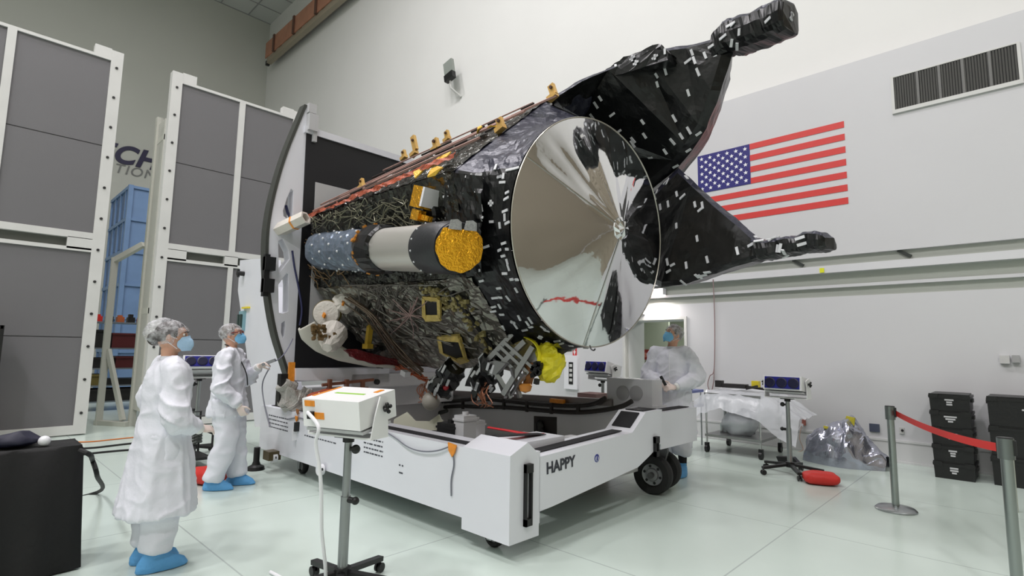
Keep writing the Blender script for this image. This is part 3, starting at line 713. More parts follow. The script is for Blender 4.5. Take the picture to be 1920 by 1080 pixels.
for k,(px,py,s,m_,nm,lab,cat) in enumerate((
  (845,812,(.2,.18,.2),BLACK,'control_box','small black control box on the dolly bed beside the motor','box'),
  (826,806,(.12,.12,.16),mat('box_cream',(206,206,192),.5),'junction_box','cream junction box next to the black motor on the dolly bed','box'),
  (872,800,(.14,.16,.22),LGREY,'junction_box','light grey junction box in the middle of the dolly bed','box'),
  (893,806,(.12,.14,.2),WHITE,'valve_block','white valve block on the dolly bed left of the red strap','block'),
  (860,797,(.1,.1,.14),mat('brass_dull',(140,124,84),.4,.6),'valve_fitting','dull brass valve fitting on the dolly bed','fitting'))):
    q = ony(px,py,(3.45,4.0,3.5,3.95,4.4)[k]); h = q.z+s[2]/2
    f = MB(); f.mm((q.x-s[0]/2,q.y-s[1]/2,.24),(q.x+s[0]/2,q.y+s[1]/2,h)); f.mm((q.x-s[0]/2-.01,q.y-s[1]/2-.01,h-.05),(q.x+s[0]/2+.01,q.y+s[1]/2+.01,h-.03))
    f.cyl((q.x,q.y,h),(q.x,q.y,h+.03),.03); gear(nm, f.build(nm, m_, bevel=.008), lab, cat)
f = MB(); a = onx(962,809,-3.22); f.tube(spline([a+V(-.3,-.0,.0),a,a+V(.1,.1,-.02),a+V(.12,.3,-.04)]),.02,8,flat=.5); f.build('strap', mat('strap_red',(196,44,50),.6), cbk, smooth=True)
f = MB(); a = ony(1018,820,4.5); f.bar(a+V(-.3,0,0),a+V(.2,0,0),.05); f.build('rod', WHITE, dl)
f = MB(); a = onx(1073,828,-3.2); f.box(a,(.14,.14,.1)); f.build('foot_bracket', WHITE, dl, bevel=.008)
# cable ladder on the far beam
f = MB(); t1 = [ony(px,py,5.5) for px,py in ((770,760),(800,756),(850,752),(900,748),(950,752),(1000,757),(1050,760),(1090,760),(1115,756),(1135,746))]
t2 = [ony(px,py,5.5) for px,py in ((780,770),(850,762),(900,763),(950,764),(1000,768),(1050,772),(1090,773),(1130,769),(1165,762),(1185,752))]
f.tube(spline(t1),.028,8).tube(spline(t2),.028,8)
for px,py in ((868,750),(945,751),(988,755),(1034,759),(1084,760)): f.bar(ony(px,py-3,5.49),ony(px,py+17,5.49),.035)
f.build('cable_bundle', mat('cable_black',(46,42,40),.6), dl, smooth=True)
f = MB(); 
for k in range(5): 
    a = [ony(px,py+k*2.2,5.45) for px,py in ((700,752),(740,762),(760,752),(790,748),(830,745))]; f.tube(spline(a),.022,6)
for pts in (((775,745),(768,770),(790,785),(780,800)),((790,765),(815,775),(838,770))): f.tube(spline([ony(px,py,5.4) for px,py in pts]),.03,8)
f.build('hose_bundle', mat('hose_dark',(56,60,56),.55), dl, smooth=True)
f = MB(); f.bar(ony(820,735,5.6),ony(1150,755,5.6),.08,.08); f.build('top_rail', mat('rail_steel',(140,134,132),.35,.5), dl)
f = MB(); f.box(ony(1045,752,5.5),(.22,.05,.05)); f.build('tape_wrap', ORANGE, dl)
# junction panel with two lamp glints modelled as round discs at the far right corner
a, c = ony(1138,708,5.6), ony(1222,714,5.6)
jp = MB().mm((a.x,5.6,.82),(c.x,5.84,a.z)); jp = jp.build('end_panel', mat('panel_grey',(206,206,210),.3,coat=.5), dl, bevel=.01)
f = MB()
for px in (1168,1193):
    f.lathe([(.085,0),(.085,.012),(.06,.016)],ony(px,737,5.6),(0,-1,0),28)
build_each(f, 'glint_disc', mat('glint_grey',(170,170,172),.3,.2), jp, smooth=True)
# brown box standing on the far side, by the white stand
q = ony(1108,748,6.3); f = MB().mm((q.x-.16,6.2,.0),(q.x+.16,6.5,q.z+.08)); 
tag(f.build('brown_crate', mat('crate_brown',(120,92,88),.6), bevel=.006), 'brown box standing behind the dolly beside the white blower pole', 'box')
# ================================================================== SPACECRAFT
MLI = mat('dark_foil', (70,70,66), .24, .92, bump=.7, bscale=11, btype='foil')
MLU = mat('olive_foil', (128,126,117), .28, .9, bump=.7, bscale=10, btype='foil')
MLB = mat('black_blanket', (15,16,17), .3, 0, spec=.45, bump=.3, bscale=7, btype='foil')
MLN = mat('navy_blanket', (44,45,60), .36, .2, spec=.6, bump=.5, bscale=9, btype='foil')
SILV = mat('silver_foil', (226,226,228), .045, 1, bump=.16, bscale=2.2)
GOLD = mat('gold_foil', (232,168,42), .3, .85, bump=.5, bscale=26, btype='foil')
AMBER = mat('amber_tape', (206,136,52), .35, .25, bump=.2, bscale=40)
COPF = mat('copper_strip', (184,146,138), .4, .25, bump=.15, bscale=40)
TAB = mat('white_tab', (206,207,210), .45)
OTAPE = mat('red_orange_tape', (150,72,46), .45, .2, bump=.3, bscale=40, var=.6, vscale=14)
WBLK = mat('white_blanket', (214,208,200), .5, bump=.35, bscale=16, btype='foil')
BGF = mat('blue_grey_blanket', (112,124,140), .3, .5, bump=.4, bscale=10, btype='foil')
sc_ = empty('spacecraft', (-4.8,4.25,1.15), 'huge foil wrapped spacecraft with silver dish cover and two black wings above the dolly', 'spacecraft')
def crumple(p, s=5.0, a=.02):
    n1 = noise.noise(p*s); n2 = noise.noise(p*s*2.3+Vector((3,1,2)))
    return a*((.5-abs(n1)*1.6) + .5*(.5-abs(n2)*1.6))
def rough(mb, s=5, a=.02, keep=None):
    mb.bm.normal_update()
    for v in mb.bm.verts:
        if keep and keep(v.co): continue
        v.co += v.normal*crumple(v.co, s, a)
    return mb
def tabs_on(mb, n, seed, L=.06, W=.022, filt=None, dirs=None, mi=1, off=.006):
    """small tape tabs laid on random faces of the sheet"""
    r = random.Random(seed); bm = mb.bm; bm.faces.ensure_lookup_table(); bm.normal_update()
    fs = [f for f in bm.faces if (not filt or filt(f.calc_center_median(), f.normal))]
    ar = [f.calc_area() for f in fs]; picks = r.choices(fs, ar, k=n); out = []
    for f in picks:
        c = f.calc_center_median(); nr_ = f.normal.copy()
        d = r.choice(dirs) if dirs else Vector((r.uniform(-1,1),r.uniform(-1,1),r.uniform(-1,1)))
        d = Vector(d); d = (d - nr_*d.dot(nr_))
        if d.length < .1: continue
        d.normalize(); e = nr_.cross(d)
        k = r.uniform(.8,1.25)
        out.append((c+nr_*off, d*L*k/2, e*W/2, nr_))
    mb.mi = mi
    for c,d,e,nn in out:
        top = [c-d-e+nn*.002,c+d-e+nn*.002,c+d+e+nn*.002,c-d+e+nn*.002]
        mb.prism([q-nn*.01 for q in top], nn*.01)
    mb.mi = 0
    return mb
def tabs_at(mb, pts, L=.06, W=.022, mi=1):
    mb.mi = mi
    for c,d,nn in pts:
        d = d.normalized(); nn = nn.normalized(); e = nn.cross(d)*W/2; d = d*L/2
        mb.prism([c-d-e,c+d-e,c+d+e,c-d+e], nn*.004)
    mb.mi = 0
# ---- bus body: six sided, section in (y,z)
XR_, XF = -6.4, -3.65
SR = [(3.0,3.08),(3.13,2.2),(4.10,1.22),(5.1,1.8),(5.4,2.8),(3.3,3.35)]
SF = [(3.02,3.07),(3.28,2.13),(4.08,1.27),(5.0,1.85),(5.3,2.9),(4.36,4.24)]
def bus(i, s, t):                       # face i between section corners i and i+1
    a, b2, c, d = SR[i%6], SR[(i+1)%6], SF[i%6], SF[(i+1)%6]
    p = Vector((XR_,)+a).lerp(Vector((XF,)+c), s); q = Vector((XR_,)+b2).lerp(Vector((XF,)+d), s)
    return p.lerp(q, t)
def busn(i):
    n = (bus(i,1,.5)-bus(i,0,.5)).cross(bus(i,.5,1)-bus(i,.5,0)).normalized()
    return -n if n.dot(bus(i,.5,.5)-V(-4.9,4.25,2.5)) < 0 else n
NS, NU, NT = busn(0), busn(1), busn(5)
def on_side(px,py,off=0): return onplane(px,py,bus(0,.5,.5)+NS*off,NS)
def on_under(px,py,off=0): return onplane(px,py,bus(1,.5,.5)+NU*off,NU)
def on_top(px,py,off=0): return onplane(px,py,bus(5,.5,.5)+NT*off,NT)
for i,(nm,m_,a) in enumerate((('side_blanket',MLI,.035),('underside_blanket',MLU,.035),('far_underside_blanket',MLU,.02),('far_side_blanket',MLB,.02),('far_top_blanket',MLB,.02),('top_blanket',MLI,.02))):
    g = MB(); n = busn(i)
    ns, nt_ = (64,30) if i in (0,1,5) else (20,10)
    g.grid(lambda s,t: bus(i,s,t)+n*(crumple(bus(i,s,t),4.5,a)+crumple(bus(i,s,t),11,a*.4)), ns, nt_)
    o = g.build(nm, m_, sc_)
g = MB(); g.face(g._v([Vector((XR_,)+p) for p in SR])); g.build('rear_panel', MLI, sc_)
MB().mm((-6.47,3.6,1.9),(-6.36,5.0,3.2)).build('adapter_ring', ALU, sc_)
# ---- black skirt lofted from the bus front to the dish rim
RC = V(-2.951,4.247,2.604); al, be = radians(-4.46), radians(-3.55); RR = 1.1
DN = V(cos(be)*cos(al),cos(be)*sin(al),sin(be)); E1 = V(-sin(al),cos(al),0); E2 = DN.cross(E1)
def rim(th, r=RR, h=0): return RC + E1*(cos(th)*r) + E2*(sin(th)*r) + DN*h
def sect(th):                            # point on the bus front section along direction th from centre
    c = V(XF-.02,4.22,2.6); d = V(0,cos(th),sin(th)); best = None
    for i in range(6):
        a = Vector((0,)+SF[i]); b2 = Vector((0,)+SF[(i+1)%6]); e = b2-a
        den = d.y*e.z-d.z*e.y
        if abs(den) < 1e-6: continue
        w = a-V(0,c.y,c.z); t = (w.y*e.z-w.z*e.y)/den; u = (w.y*d.z-w.z*d.y)/den
        if t > 0 and -1e-3 <= u <= 1.001: best = c+d*t
    return best
g = MB(); N = 128
def skirt(s, t):
    th = 2*pi*s; a = sect(th); b2 = rim(th, RR*1.004, -.02)
    p = a.lerp(b2, t); c = V(p.x,4.22,2.6); dd = (p-c).normalized()
    return p + dd*(sin(pi*t)*-.05 + crumple(p,3.4,.04)*sin(pi*min(t,.96)))
g.grid(skirt, N, 16)
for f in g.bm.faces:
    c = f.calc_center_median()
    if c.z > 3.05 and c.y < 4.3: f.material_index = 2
# the bus face under the DSOC side: black sheet continuing rearwards
tabs_on(g, 95, 3, filt=lambda c,n: c.y < 4.6 and c.z < 3.1 and c.x < -3.02, dirs=[V(1,0,.1),V(1,0,-.1),V(0,0,1)], off=.012)
ak = g.build('dish_skirt', [MLB,TAB,MLN], sc_)
g = MB()
def blk(s,t):
    q = [on_side(838,322,.02),on_side(905,330,.02),on_side(905,520,.02),on_side(826,512,.02)]
    p = q[0].lerp(q[1],s).lerp(q[3].lerp(q[2],s),t); return p+NS*crumple(p,5,.05)
g.grid(blk, 18, 24); tabs_on(g, 46, 5, dirs=[V(1,0,.1),V(1,0,-.2),V(0,0,1)], off=.012)
g.build('side_wrap', [MLB,TAB], sc_)
# ---- silver dish cover: eight stretched facets up to the apex, hub puck
apx = RC + DN*.30 + E1*.02 + E2*.02
g = MB()
# seam angles measured on the rim from E1 (towards the flag wall); E2 is up
seams = sorted([radians(x) for x in (152,108,84,60,35,8,-28,-62,-80,-98,-190)])
seams = [radians(a) for a in (-96,-84,-66,-38,0,34,60,84,104,128,152)]
seams = sorted(s % (2*pi) for s in seams)
M_ = 14
def facet(a0, a1, s, t):
    """s along the rim, t from rim to apex; wide facets are chords (flat), slightly bowed at the rim"""
    th = a0+(a1-a0)*s
    r0, r1 = rim(a0), rim(a1)
    flat = r0.lerp(r1, s); p = rim(th).lerp(apx, t)
    # flat triangle through both seams, rim kept round at the very edge
    q = flat.lerp(apx, t)
    k = 0 if t < .02 else 1
    return p
for i,a0 in enumerate(seams):
    a1 = seams[(i+1)%len(seams)]
    if a1 <= a0: a1 += 2*pi
    n = max(3, int((a1-a0)/(2*pi)*96))
    for ii in range(n):
        pass
    mid = (a0+a1)/2; nn = (rim(a0)-apx).cross(rim(a1)-apx).normalized()
    if nn.dot(DN) < 0: nn = -nn
    wide = a1-a0
    def fp(s,t,a0=a0,a1=a1,nn=nn,wide=wide,i=i):
        th = a0+(a1-a0)*s; e = rim(th)
        # project the rim point onto the facet plane, then blend back to the true rim at the edge
        pl = e - nn*((e-apx).dot(nn))
        k = min(1,t*4) if wide < .7 else 0; base = e.lerp(pl,k)
        p = base.lerp(apx,t)
        w = sin(pi*s)*(1-t)
        rk = noise.noise(Vector((th*9,t*1.3,i*3.1)))+.5*noise.noise(Vector((th*24,t*2,i)))
        amp = .017 if wide < 1.0 else .009
        sag = .004*sin(pi*s)*sin(pi*t) if wide > 1.2 else 0
        return p + nn*(w*rk*amp*min(1,t*6) + sag)
    g.grid(fp, n, 24)
bmesh.ops.remove_doubles(g.bm, verts=g.bm.verts[:], dist=.0008)
dc = g.build('dish_cover', SILV, sc_, smooth=True, angle=12)
g = MB(); g.lathe([(.11,-.04),(.1,.0),(.07,.025),(.0005,.03)],apx-DN*.02,DN,16); rough(g,14,.02); g.build('apex_pad', SILV, dc)
g = MB(); g.rings([[rim(2*pi*k/96, RR+.007*cos(a), .007*sin(a)) for a in (0,pi/3,2*pi/3,pi,4*pi/3,5*pi/3)] for k in range(96)], loop=True); g.build('rim_band', mat('rim_silver',(190,186,176),.3,.8), dc, smooth=True)
g = MB()
for a in (radians(152),radians(-96)):
    g.bar(rim(a,RR*.99,.006), apx+DN*.004, .012, .003, up=DN)
g.build('seam_tape', mat('seam_silver',(200,200,196),.18,1), dc)
# ---- black wings behind the dish, drawn as blanketed wedges
def wing(name, pts, depth, seed, ntab, cen, lab):
    front = [ony(px,py,y) for px,py,y in pts]
    c = sum(front, Vector())/len(front)
    ins = [p.lerp(c, .10)+V(0,-.07,0) for p in front]
    back = [p.lerp(c,.12)+V(-.1,depth,0) for p in front]
    g = MB(); n = len(front)
    a = g._v(ins); b2 = g._v(front); d = g._v(back)
    fc = g.face(a); 
    for i in range(n):
        j = (i+1)%n
        g.face([a[i],b2[i],b2[j],a[j]]); g.face([b2[i],d[i],d[j],b2[j]])
    g.face(d[::-1])
    bmesh.ops.recalc_face_normals(g.bm, faces=g.bm.faces[:])
    bmesh.ops.triangulate(g.bm, faces=g.bm.faces[:])
    for _ in range(5):
        es = [e for e in g.bm.edges if e.calc_length() > .075]
        if not es: break
        bmesh.ops.subdivide_edges(g.bm, edges=es, cuts=1); bmesh.ops.triangulate(g.bm, faces=[f for f in g.bm.faces if len(f.verts) > 3])
    rough(g, 3.2, .013)
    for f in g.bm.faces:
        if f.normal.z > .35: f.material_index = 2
    tabs_on(g, ntab, seed, L=.075, W=.026, filt=lambda c,n: n.y < -.3, dirs=[V(.3,0,-1),V(.25,0,-1),V(1,0,.35)], off=.012)
    return g.build(name, [MLB,TAB,MLN], sc_), front
UW = [(1030,186,4.25),(1085,152,4.5),(1140,128,4.75),(1215,96,4.95),(1300,84,5.1),(1365,66,5.2),(1374,98,5.2),(1352,170,5.22),(1325,240,5.3),(1297,282,5.4),(1272,314,5.5),(1190,380,5.75),(1110,300,5.6),(1070,240,5.0)]
LW = [(1272,314,5.5),(1300,340,5.45),(1345,382,5.35),(1400,426,5.25),(1440,462,5.2),(1432,484,5.2),(1384,498,5.25),(1330,516,5.35),(1285,532,5.42),(1240,538,5.5),(1205,520,5.7),(1190,400,5.8)]
uw, uf = wing('upper_wing', UW, .45, 11, 46, None, '')
lw, lf = wing('lower_wing', LW, .45, 12, 34, None, '')
# blanket roll on top of the upper wing
g = MB(); q = [ony(px,py,4.78) for px,py in ((1136,130),(1180,104),(1236,83),(1254,97),(1252,112),(1200,128),(1148,142))]
g.prism(q,(-.05,.35,.06)); bmesh.ops.triangulate(g.bm, faces=g.bm.faces[:]); bmesh.ops.subdivide_edges(g.bm, edges=g.bm.edges[:], cuts=4); rough(g,8,.03)
tabs_on(g, 14, 14, filt=lambda c,n: n.y<-.2, dirs=[V(1,0,.3),V(0,0,1)], off=.012); g.build('blanket_roll', [MLB,TAB], sc_)
def arm(name, rows, y0, seed, n):
    """rows: (px, top, bottom, y, depth)"""
    g = MB(); rs = []
    P = []
    for px,ty,by,y,dp in rows: P.append((ony(px,ty,y),ony(px,by,y),dp))
    K = 14
    for (a,b2,dp) in P:
        c = (a+b2)/2; up = (a-b2)/2
        rs.append([c + up*math.copysign(abs(sin(2*pi*k/K))**.55,sin(2*pi*k/K)) + V(.2,.98,0)*dp*math.copysign(abs(cos(2*pi*k/K))**.55,cos(2*pi*k/K)) for k in range(K)])
    fine = []
    for i in range(len(rs)-1):
        for j in range(6): fine.append([rs[i][k].lerp(rs[i+1][k], j/6) for k in range(K)])
    fine.append(rs[-1]); g.rings(fine); bmesh.ops.recalc_face_normals(g.bm, faces=g.bm.faces[:]); rough(g,9,.022)
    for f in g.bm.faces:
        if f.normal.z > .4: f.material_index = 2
    tabs_on(g, n, seed, L=.07, W=.026, filt=lambda c,n: n.y<-.1, dirs=[V(.3,0,1),V(1,0,.2)], off=.012)
    return g.build(name, [MLB,TAB,MLN], sc_)
arm('upper_boom', [(1346,64,112,5.2,.12),(1368,46,100,5.2,.16),(1385,40,98,5.2,.17),(1420,28,86,5.15,.17),(1455,14,72,5.1,.17),(1477,3,62,5.05,.17),(1482,6,58,5.05,.14)],5.2,15,16)
arm('lower_boom', [(1420,448,490,5.25,.12),(1440,452,486,5.2,.13),(1470,448,480,5.15,.12),(1500,443,475,5.1,.12),(1525,436,472,5.1,.13),(1545,436,470,5.05,.13),(1557,446,466,5.05,.10)],5.2,16,12)
# ---- laser telescope on the side: sleeve, collar, bright barrel, hood, gold cover
ta, tb = on_side(622,470,.12), on_side(722,464,.20)
c1 = on_side(762,464,.25)
def axis_pt(px,py,off): return on_side(px,py,off)
T0, T1 = on_side(640,470,.06), onplane(868,464,bus(0,.5,.5)+NS*.42,NS)
tx = (T1-T0).normalized(); Lt = (T1-T0).length
rb_t = .5*(onplane(760,423,T0.lerp(T1,.5),NS)-onplane(760,506,T0.lerp(T1,.5),NS)).length
def at(px):
    s_ = None
    lo, hi = -.3, 1.3
    for _ in range(40):
        m_ = (lo+hi)/2; p = T0+tx*Lt*m_; c = ROWS @ (p-EYEP); x = 960+FPX*c.x/c.z
        if x < px: lo = m_
        else: hi = m_
    return Lt*lo
g = MB(); n = 40
def sl(s,t):
    h = at(605)+(at(702)-at(605))*s; th = 2*pi*t; u = V(0,0,1); x = (u-tx*u.dot(tx)).normalized(); y = tx.cross(x)
    r = rb_t*1.05*(1+.04*abs(sin(s*pi*5))) ; p = T0+tx*h
    return p + x*cos(th)*r + y*sin(th)*r
g.grid(sl, 40, 40); rough(g,7,.02)
tel = g.build('telescope_sleeve', BGF, sc_)
g = MB(); u = V(0,0,1); xx = (u-tx*u.dot(tx)).normalized(); yy = tx.cross(xx)
for i in range(5):
    for j in range(9):
        h = at(612)+(at(700)-at(612))*(i+.5)/5; th = 2*pi*(j+.5*(i%2))/9; d = xx*cos(th)+yy*sin(th); c = T0+tx*h+d*rb_t*1.09
        g.ball(c,.014,8,5)
build_each(g, 'rivet', TAB, tel)
g = MB(); g.lathe([(rb_t*1.12,at(700)),(rb_t*1.16,at(708)),(rb_t*1.12,at(726)),(rb_t*1.02,at(728))],T0,tx,40); rough(g,12,.03); g.build('telescope_collar', MLB, sc_)
g = MB(); r = random.Random(5)
for k in range(26):
    th = r.uniform(0,2*pi); c = T0+tx*(at(704)+r.uniform(-.02,.03))+(xx*cos(th)+yy*sin(th))*rb_t*1.15; g.box(c,(r.uniform(.02,.05),.03,r.uniform(.02,.06)),Matrix.Rotation(th,3,tx))
build_each(g, 'collar_bracket', AMBER, sc_)
g = MB(); g.lathe([(rb_t,at(712)),(rb_t,at(822))],T0,tx,64); g.build('telescope_barrel', mat('barrel_aluminium',(224,221,214),.36,.8,bump=.02,bscale=300), sc_, smooth=True)
g = MB(); g.lathe([(rb_t*1.02,at(806)),(rb_t*1.06,at(810)),(rb_t*1.06,at(848)),(rb_t*.98,at(854))],T0,tx,56); hd = g.build('telescope_hood', mat('hood_black',(34,35,38),.45,bump=.1,bscale=30), sc_, smooth=True)
g = MB()
for k in range(14):
    th = 2*pi*k/14; c = T0+tx*at(812)+(xx*cos(th)+yy*sin(th))*rb_t*1.06; g.ball(c,.009,8,5)
build_each(g, 'rivet', TAB, hd)
# gold cover: crinkled disc with straight upper edge
gc = T0+tx*at(862); 
gcn = (tx*.75 + (EYEP-gc).normalized()*.65).normalized()
gx = (u-gcn*u.dot(gcn)).normalized(); gy = gx.cross(gcn)
rg = rb_t*.96
g = MB()
def gd(s,t):
    th = 2*pi*t; r_ = rg*s*(1+.02*sin(th*7)+.015*sin(th*13)); zz_ = cos(th)*r_; 
    zz_ = min(zz_, rg*.74)
    p = gc+gx*zz_+gy*sin(th)*r_; q = p*1; 
    return p + gcn*(.014*(1-s**4)+ ( .005*noise.noise(p*14)+.011*noise.noise(V(p.dot(gy)*9,p.dot(gx)*2,0)))*(1-s**6))
g.grid(gd, 14, 56); bmesh.ops.remove_doubles(g.bm, verts=g.bm.verts[:], dist=.0005)
g.build('aperture_cover', GOLD, hd, smooth=True, angle=60)
g = MB(); g.lathe([(rb_t*.97,-.10),(rb_t*.99,-.02),(rb_t*.95,.0)],gc-gcn*.0,gcn,48); g.build('aperture_ring', mat('hood_black',(34,35,38),.45), hd, smooth=True)
g = MB()
for dx,dy in ((-.06,.86),(.07,.88)):
    c = gc+gx*rg*dy+gy*dx*1.0+gcn*.02
    g.prism([c+gy*a+gx*b2 for a,b2 in ((-.055,-.035),(.055,-.035),(.05,.03),(.015,.05),(-.04,.04))],gcn*.01)
build_each(g, 'grey_tag', mat('tag_grey',(150,150,150),.5,var=.3,vscale=60), hd)
# ---- white square spar at the left end
g = MB(); a, b2 = onplane(505,440,V(-6.0,2.75,3),V(.2,-1,0)), onplane(574,408,V(-6.0,2.9,3),V(.2,-1,0))
d = (b2-a).normalized(); s_ = V(.1,-.96,-.2); s_ = (s_-d*s_.dot(d)).normalized(); w_ = d.cross(s_)
def hexr(p,r): return [p+s_*cos(2*pi*k/6)*r*1.1+w_*sin(2*pi*k/6)*r for k in range(6)]
g.rings([hexr(a,.085),hexr(b2,.085),hexr(b2,.06),hexr(a,.065)],cap=False,loop=True)
sp = g.build('white_spar', mat('spar_white',(214,208,200),.45,var=.06,vscale=14), sc_)
g = MB(); g.rings([hexr(a.lerp(b2,.66),.088),hexr(a.lerp(b2,.70),.088)]); g.build('spar_band', ORANGE, sp)
g = MB(); g.rings([hexr(a.lerp(b2,.08),.062),hexr(a.lerp(b2,.12),.062)]); g.build('spar_core', mat('spar_dark',(52,36,30),.7), sp)
# ---- top edge: strips, gold brackets, red-orange tape
def edge(px, off=0, up=0):                # point along the upper outline of the bus, from the near edge to the ridge front
    s = (px-570)/(1050-570)
    y_ = 402-(402-178)*s
    p = on_top(px,y_,.0); return p
def top_pt(px,py): return on_top(px,py,.03)
g = MB()
for (a,b2,w_) in (((590,398),(900,262),.022),((604,386),(1045,182),.02),((640,372),(985,212),.02),((700,345),(960,222),.016),((720,322),(1000,196),.014)):
    P = [top_pt(a[0]+(b2[0]-a[0])*k/12, a[1]+(b2[1]-a[1])*k/12)+NT*.02 for k in range(13)]
    g.rings([[p_+NT.cross(V(1,0,0)).normalized()*w_*.8*a_+NT*w_*b_ for a_,b_ in ((-1,-.5),(1,-.5),(1,.5),(-1,.5))] for p_ in P])
build_each(g, 'edge_strip', COPF, sc_)
g = MB()
for (a,b2) in (((612,392),(860,292)),((660,368),(940,240)),((700,338),(1010,196))):
    P = [top_pt(a[0]+(b2[0]-a[0])*k/10, a[1]+(b2[1]-a[1])*k/10)+NT*.03 for k in range(11)]
    for k in range(10): 
        if k%3 != 2: g.bar(P[k],P[k].lerp(P[k+1],.8),.02,.02,up=NT)
build_each(g, 'strip_gap', mat('strip_dark',(44,32,30),.6), sc_)
g = MB(); r = random.Random(8)
P = [on_side(566+ (846-566)*k/40, 414-(414-302)*k/40, .02) for k in range(41)]
def tp(s,t):
    k = min(int(s*40),39); p = P[k].lerp(P[k+1], s*40-k); return p + V(0,-.02,0) + NS.cross(V(1,0,0))*0 + V(0,.08*t,.10*t) + noise.noise_vector(p*16+V(t*4,0,0))*.03
g.grid(tp, 80, 5); g.build('edge_tape', OTAPE, sc_)
GB = mat('gold_bracket', (226,182,108), .35, .5, bump=.2, bscale=30)
def bracket(px,py,s=1.0,tall=1.0,mm_=None):
    s *= .82
    p = top_pt(px,py+12*s); g = MB(); 
    R = Matrix.Rotation(radians(-20),3,'Y')
    g.box(p+V(0,0,.03*s),(.14*s,.08*s,.06*s),R).box(p+V(0,0,.10*s*tall),(.09*s,.05*s,.13*s*tall),R)
    o = g.build('gold_bracket', mm_ or GB, sc_, bevel=.006)
    g = MB(); c = p+V(.0,-.03*s,.12*s*tall); g.cyl(c,c+V(0,-.02*s,.0),.022*s,n=10); g.build('bolt', mat('bolt_brown',(70,46,36),.5), o)
for a in ((605,374,.8,1),(678,345,.9,1),(757,290,.9,1),(776,282,1.0,2.0),(817,272,1.1,1),(838,256,.9,1.1),(938,236,1.0,1),(1036,176,1.0,1.2)): bracket(*a)
g = MB(); 
for k,(px,py,s) in enumerate(((812,318,.16),(835,306,.12),(792,330,.13),(822,330,.1),(930,245,.08),(905,250,.06))):
    p = top_pt(px,py)+NT*.02; r = random.Random(k); a0 = r.uniform(0,3)
    pts = [p+(NT.cross(V(1,0,0)).normalized()*cos(a0+q*1.05)+V(1,0,0)*sin(a0+q*1.05))*s*r.uniform(.4,1)+NT*r.uniform(0,.05) for q in range(6)]
    g.prism(pts, NT*.012)
build_each(g, 'crumpled_tape', mat('bright_yellow_tape',(226,180,60),.35,.2,bump=.4,bscale=30,btype='foil'), sc_)
# star tracker box: white face, gold sides
p = on_side(796,372,.1); g = MB(); R = Matrix.Rotation(radians(18),3,'Y')
ux = R @ V(1,0,0); uz = R @ V(0,0,1)
g.box(p,(.17,.18,.2),R); bx_ = g.build('gold_box', GOLD, sc_, bevel=.006)
fx = onplane(797,370,p+V(.09,0,0),V(1,0,0))
g = MB(); g.box(p+ux*.09+uz*.01,(.03,.19,.18),R); g.build('white_face', WHITE, bx_, bevel=.003)
g = MB(); g.box(p+V(-.05,-.03,-.16),(.12,.08,.1),R).box(p+V(.05,-.02,-.2),(.16,.05,.05),R); g.build('gold_foot', GOLD, bx_)
# round black port below the box
g = MB(); p = on_side(812,402,.03); g.lathe([(.1,0),(.1,.05),(.07,.07),(.06,.05)],p,NS,24); g.build('black_port', MLB, sc_)
# ---- underside: two window frames with dark openings, diagonal black seam, braces
def quad_frame(cx, cy, pts, name):
    q = [on_under(px,py,.03) for px,py in pts]; c = sum(q,Vector())/len(q)
    g = MB(); g.prism(q, NU*.02); o = g.build(name, mat('opening_black',(10,10,10),.6), sc_)
    g = MB(); n = len(q)
    for i in range(n):
        a, b2 = q[i], q[(i+1)%n]; g.bar(a.lerp(c,-.12)+NU*.02, b2.lerp(c,-.12)+NU*.02, (.062,.03,.07,.04)[i%4], .03, up=NU)
    for v in g.bm.verts: v.co += noise.noise_vector(v.co*9)*.03
    g.build('yellow_frame', mat('frame_yellow',(196,172,96),.4,.2,var=.25,vscale=18), o)
quad_frame(0,0,[(797,560),(824,562),(826,592),(798,590)],'window_opening')
quad_frame(0,0,[(828,634),(862,634),(874,668),(862,672),(832,660)],'window_opening')
g = MB()
for a,b2,w_ in (((846,548),(936,668),.035),((856,566),(930,660),.02)):
    P = [on_under(a[0]+(b2[0]-a[0])*k/10,a[1]+(b2[1]-a[1])*k/10,.03) for k in range(11)]
    for k in range(10): g.bar(P[k],P[k+1],w_,.02,up=NU)
g.build('black_seam', BLACK, sc_)
# small hardware scatter along seams
g = MB(); r = random.Random(21)
for k in range(90):
    t = r.random(); 
    if k%2: px,py = 790+60*t+r.uniform(-14,14), 535+40*t+r.uniform(-10,14)
    else: px,py = 850+80*t+r.uniform(-16,10), 560+100*t+r.uniform(-14,14)
    g.box(on_under(px,py,.035),(r.uniform(.02,.05),r.uniform(.02,.04),r.uniform(.02,.05)),Matrix.Rotation(r.uniform(0,3),3,'X'))
hw = g.build('clip_hardware', mat('clip_tan',(150,138,92),.4,.4), sc_); hw['kind'] = 'stuff'
